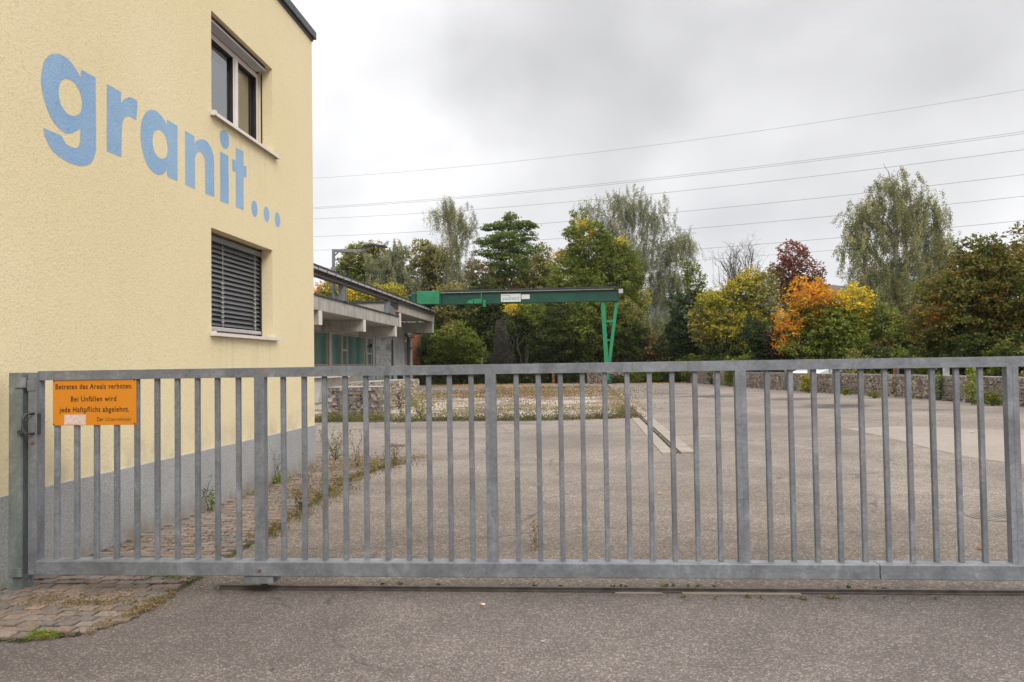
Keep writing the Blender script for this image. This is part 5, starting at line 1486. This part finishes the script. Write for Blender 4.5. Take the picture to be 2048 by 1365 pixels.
# ground cover that nobody could count
def carpet(pts_, n, size, pal, h=.05, jit=.1):
    seg_ = []; pts_ = [np.array(p_) for p_ in pts_]
    ln = [np.linalg.norm(b-a) for a, b in zip(pts_, pts_[1:])]; tot = sum(ln)
    P = []
    ncl = max(4, int(n/45))
    cl = []
    for k in range(ncl):
        t = rng.random()*tot; i = 0
        while t > ln[i] and i < len(ln)-1: t -= ln[i]; i += 1
        c_ = pts_[i]+(pts_[i+1]-pts_[i])*min(1, t/ln[i])+rng.normal(size=2)*jit
        cl.append((*c_, rng.uniform(.3, 1.4)))
    cl = np.array(cl); idx = rng.integers(0, ncl, n)
    P = np.stack([cl[idx, 0]+rng.normal(size=n)*jit*.55, cl[idx, 1]+rng.normal(size=n)*jit*.55, np.abs(rng.normal(size=n))*h*cl[idx, 2]*.7+.008], 1)
    V, Fq = leaves(P, size, None, -.4, .45)
    cb = pick(pal, ncl)[idx]*rng.uniform(.7, 1.4, (n, 1))
    return V, Fq, cb


def stuff(name, label, cat, parts):
    p_ = Plant()
    for a in parts: p_.put(*a)
    tag(from_np(name, np.concatenate(p_.V), np.concatenate(p_.F), np.concatenate(p_.C), 'leaf'), label, cat, kind='stuff')


ep = [(x, y) for x, y in edge]
stuff('paving_grass', 'thin dry grass tufts over the far end of the stone paving', 'grass', [
    carpet([(-3.6, 11.2), (-3.1, 12.2), (-2.9, 12.8)], 2200, .03, 'straw', .10, .28), carpet([(-3.7, 9.2), (-3.3, 10.5)], 900, .025, 'straw', .06, .25), carpet([(-3.3, 6.5), (-3.0, 8.0)], 700, .018, 'mossy', .03, .2)])
stuff('moss', 'moss and low weeds along the edge of the stone paving', 'moss', [
    carpet(ep[6:12], 3500, .02, 'mossy', .03, .04), carpet(ep[7:13], 3500, .024, 'brownish', .05, .09), carpet([(-2.9, 8.5), (-3.0, 10.5), (-2.9, 12), (-3.5, 12.8)], 2600, .022, 'mossy', .04, .16),
    carpet([(-3.0, 5.55), (-2.75, 5.6), (-2.6, 5.45)], 900, .012, 'mossy', .014, .04), carpet([(-3.0, 4.34), (-2.9, 4.35)], 1500, .012, 'lime', .022, .02),
    carpet([(-3.75, 7), (-3.8, 9), (-3.8, 11)], 900, .015, 'brownish', .025, .04)])
stuff('dry_grass', 'dry straw and moss between the pavers in front of the gate', 'dry grass', [
    carpet([(-3.5, 5.0), (-3.1, 5.0), (-2.75, 4.95)], 3600, .016, 'straw', .012, .10), carpet([(-2.75, 4.42), (-2.66, 4.8), (-2.65, 5.2)], 2600, .014, 'straw', .010, .03),
    carpet([(-3.6, 4.2), (-3.1, 4.26), (-2.8, 4.38)], 1500, .012, 'mossy', .008, .02), carpet([(-2.3, 5.42), (0, 5.43), (1, 5.42)], 500, .012, 'mossy', .010, .015), carpet([(.6, 5.2), (1.6, 5.21), (2.2, 5.21)], 700, .013, 'straw', .010, .015),
    carpet([(1.6, 5.41), (1.9, 5.41)], 200, .013, 'mossy', .012, .012), carpet([(.45, 5.43), (.8, 5.43)], 450, .012, 'lime', .012, .012)])
gf = [(x, y) for x, y in gr[:15]]
stuff('gravel_weeds', 'green and reddish weeds over the gravel lot and along its front edge', 'weeds', [
    carpet(gf, 22000, .045, 'mossy', .15, .18), carpet(gf, 5000, .04, 'wine', .16, .25), carpet([(-7.3, 22.6), (-5.5, 22.6)], 4000, .045, 'green', .12, .12),
    carpet([(-9, 30), (-4, 31), (1, 30)], 2200, .06, 'straw', .08, 1.4), carpet([(-5, 33), (1.2, 38)], 1600, .06, 'wine', .12, 1.6), carpet([(-2, 33), (-1.2, 33.5)], 260, .05, 'red', .16, .35), carpet([(-9, 38), (1, 38)], 5000, .07, 'brownish', .16, .9), carpet([(-4, 26), (1.2, 26)], 3000, .05, 'straw', .14, .8), carpet([(-8, 45), (1.2, 46)], 6000, .09, 'straw', .10, 2.2), carpet([(-8, 42), (1.2, 43)], 3500, .08, 'wine', .10, 1.5),
    carpet([(-6, 28), (1.2, 27)], 1500, .05, 'mossy', .07, 1.0), carpet([(1.35, 23), (1.5, 36), (1.6, 50)], 3500, .06, 'straw', .14, .25), carpet([(1.3, 22.6), (1.4, 27)], 2000, .045, 'mossy', .1, .12),
    carpet([(1.56, 15), (1.6, 24)], 1200, .02, 'mossy', .015, .01), carpet([(-6, 51), (1.4, 51)], 4000, .09, 'straw', .12, .5)])
stuff('leaf_litter', 'fallen leaves along the back edge and walls of the yard', 'fallen leaves', [
    carpet([(-11, 63.6), (-4, 63.4), (.5, 63), (6.5, 61.6)], 4000, .10, 'orange', .02, .4), carpet([(-11, 63.6), (-4, 63.4), (.5, 63), (6.5, 61.6)], 4000, .10, 'straw', .03, .4),
    carpet([(9.0, 50), (10.4, 41), (11.75, 35.7), (12.9, 28)], 2000, .05, 'straw', .015, .07), carpet([(12.5, 32), (13, 27), (13.25, 24)], 1600, .05, 'mossy', .06, .06)])

# ------------------------------------------------------------------ air
m = NT('thin_haze'); m.t.nodes.remove(m.b)
pv = m.n('ShaderNodeVolumePrincipled'); pv.inputs['Color'].default_value = (.86, .91, 1, 1); pv.inputs['Density'].default_value = .00014; pv.inputs['Anisotropy'].default_value = .3
m.l(pv.outputs[0], m.out.inputs['Volume'])
mb = MB(); mb.box(-950, 1350, -80, 1850, -1.2, 190)
tag(mb.build('haze', m.m), 'thin autumn haze over the valley', 'haze', kind='stuff')

# ------------------------------------------------------------------ small loose leaves and chips over the asphalt
n = 520
Pq = np.stack([rng.uniform(-3.2, 9, n), rng.uniform(3.2, 30, n)**1.0, np.full(n, .008)], 1)
Pq = Pq[~((Pq[:, 0] < -3.6))]
near = rng.random(len(Pq)) < .5
Pq[near, 1] = rng.uniform(3.4, 12, near.sum())
V, Fq = leaves(Pq, .026, None, 0, .7)
V[:, 2] = .006+(V[:, 2]-.008)*.25+.004; V[:, 2] = np.maximum(V[:, 2], .005)
cc = np.where(rng.random((len(Pq), 1)) < .45, pick('straw', len(Pq)), np.where(rng.random((len(Pq), 1)) < .4, np.array([[.5, .46, .42]]), pick('wine', len(Pq))))
tag(from_np('scattered_leaves', V, Fq, cc*rng.uniform(.6, 1.2, (len(Pq), 1)), 'leaf'), 'tiny dry leaves and pale chips scattered over the asphalt', 'fallen leaves', kind='stuff')
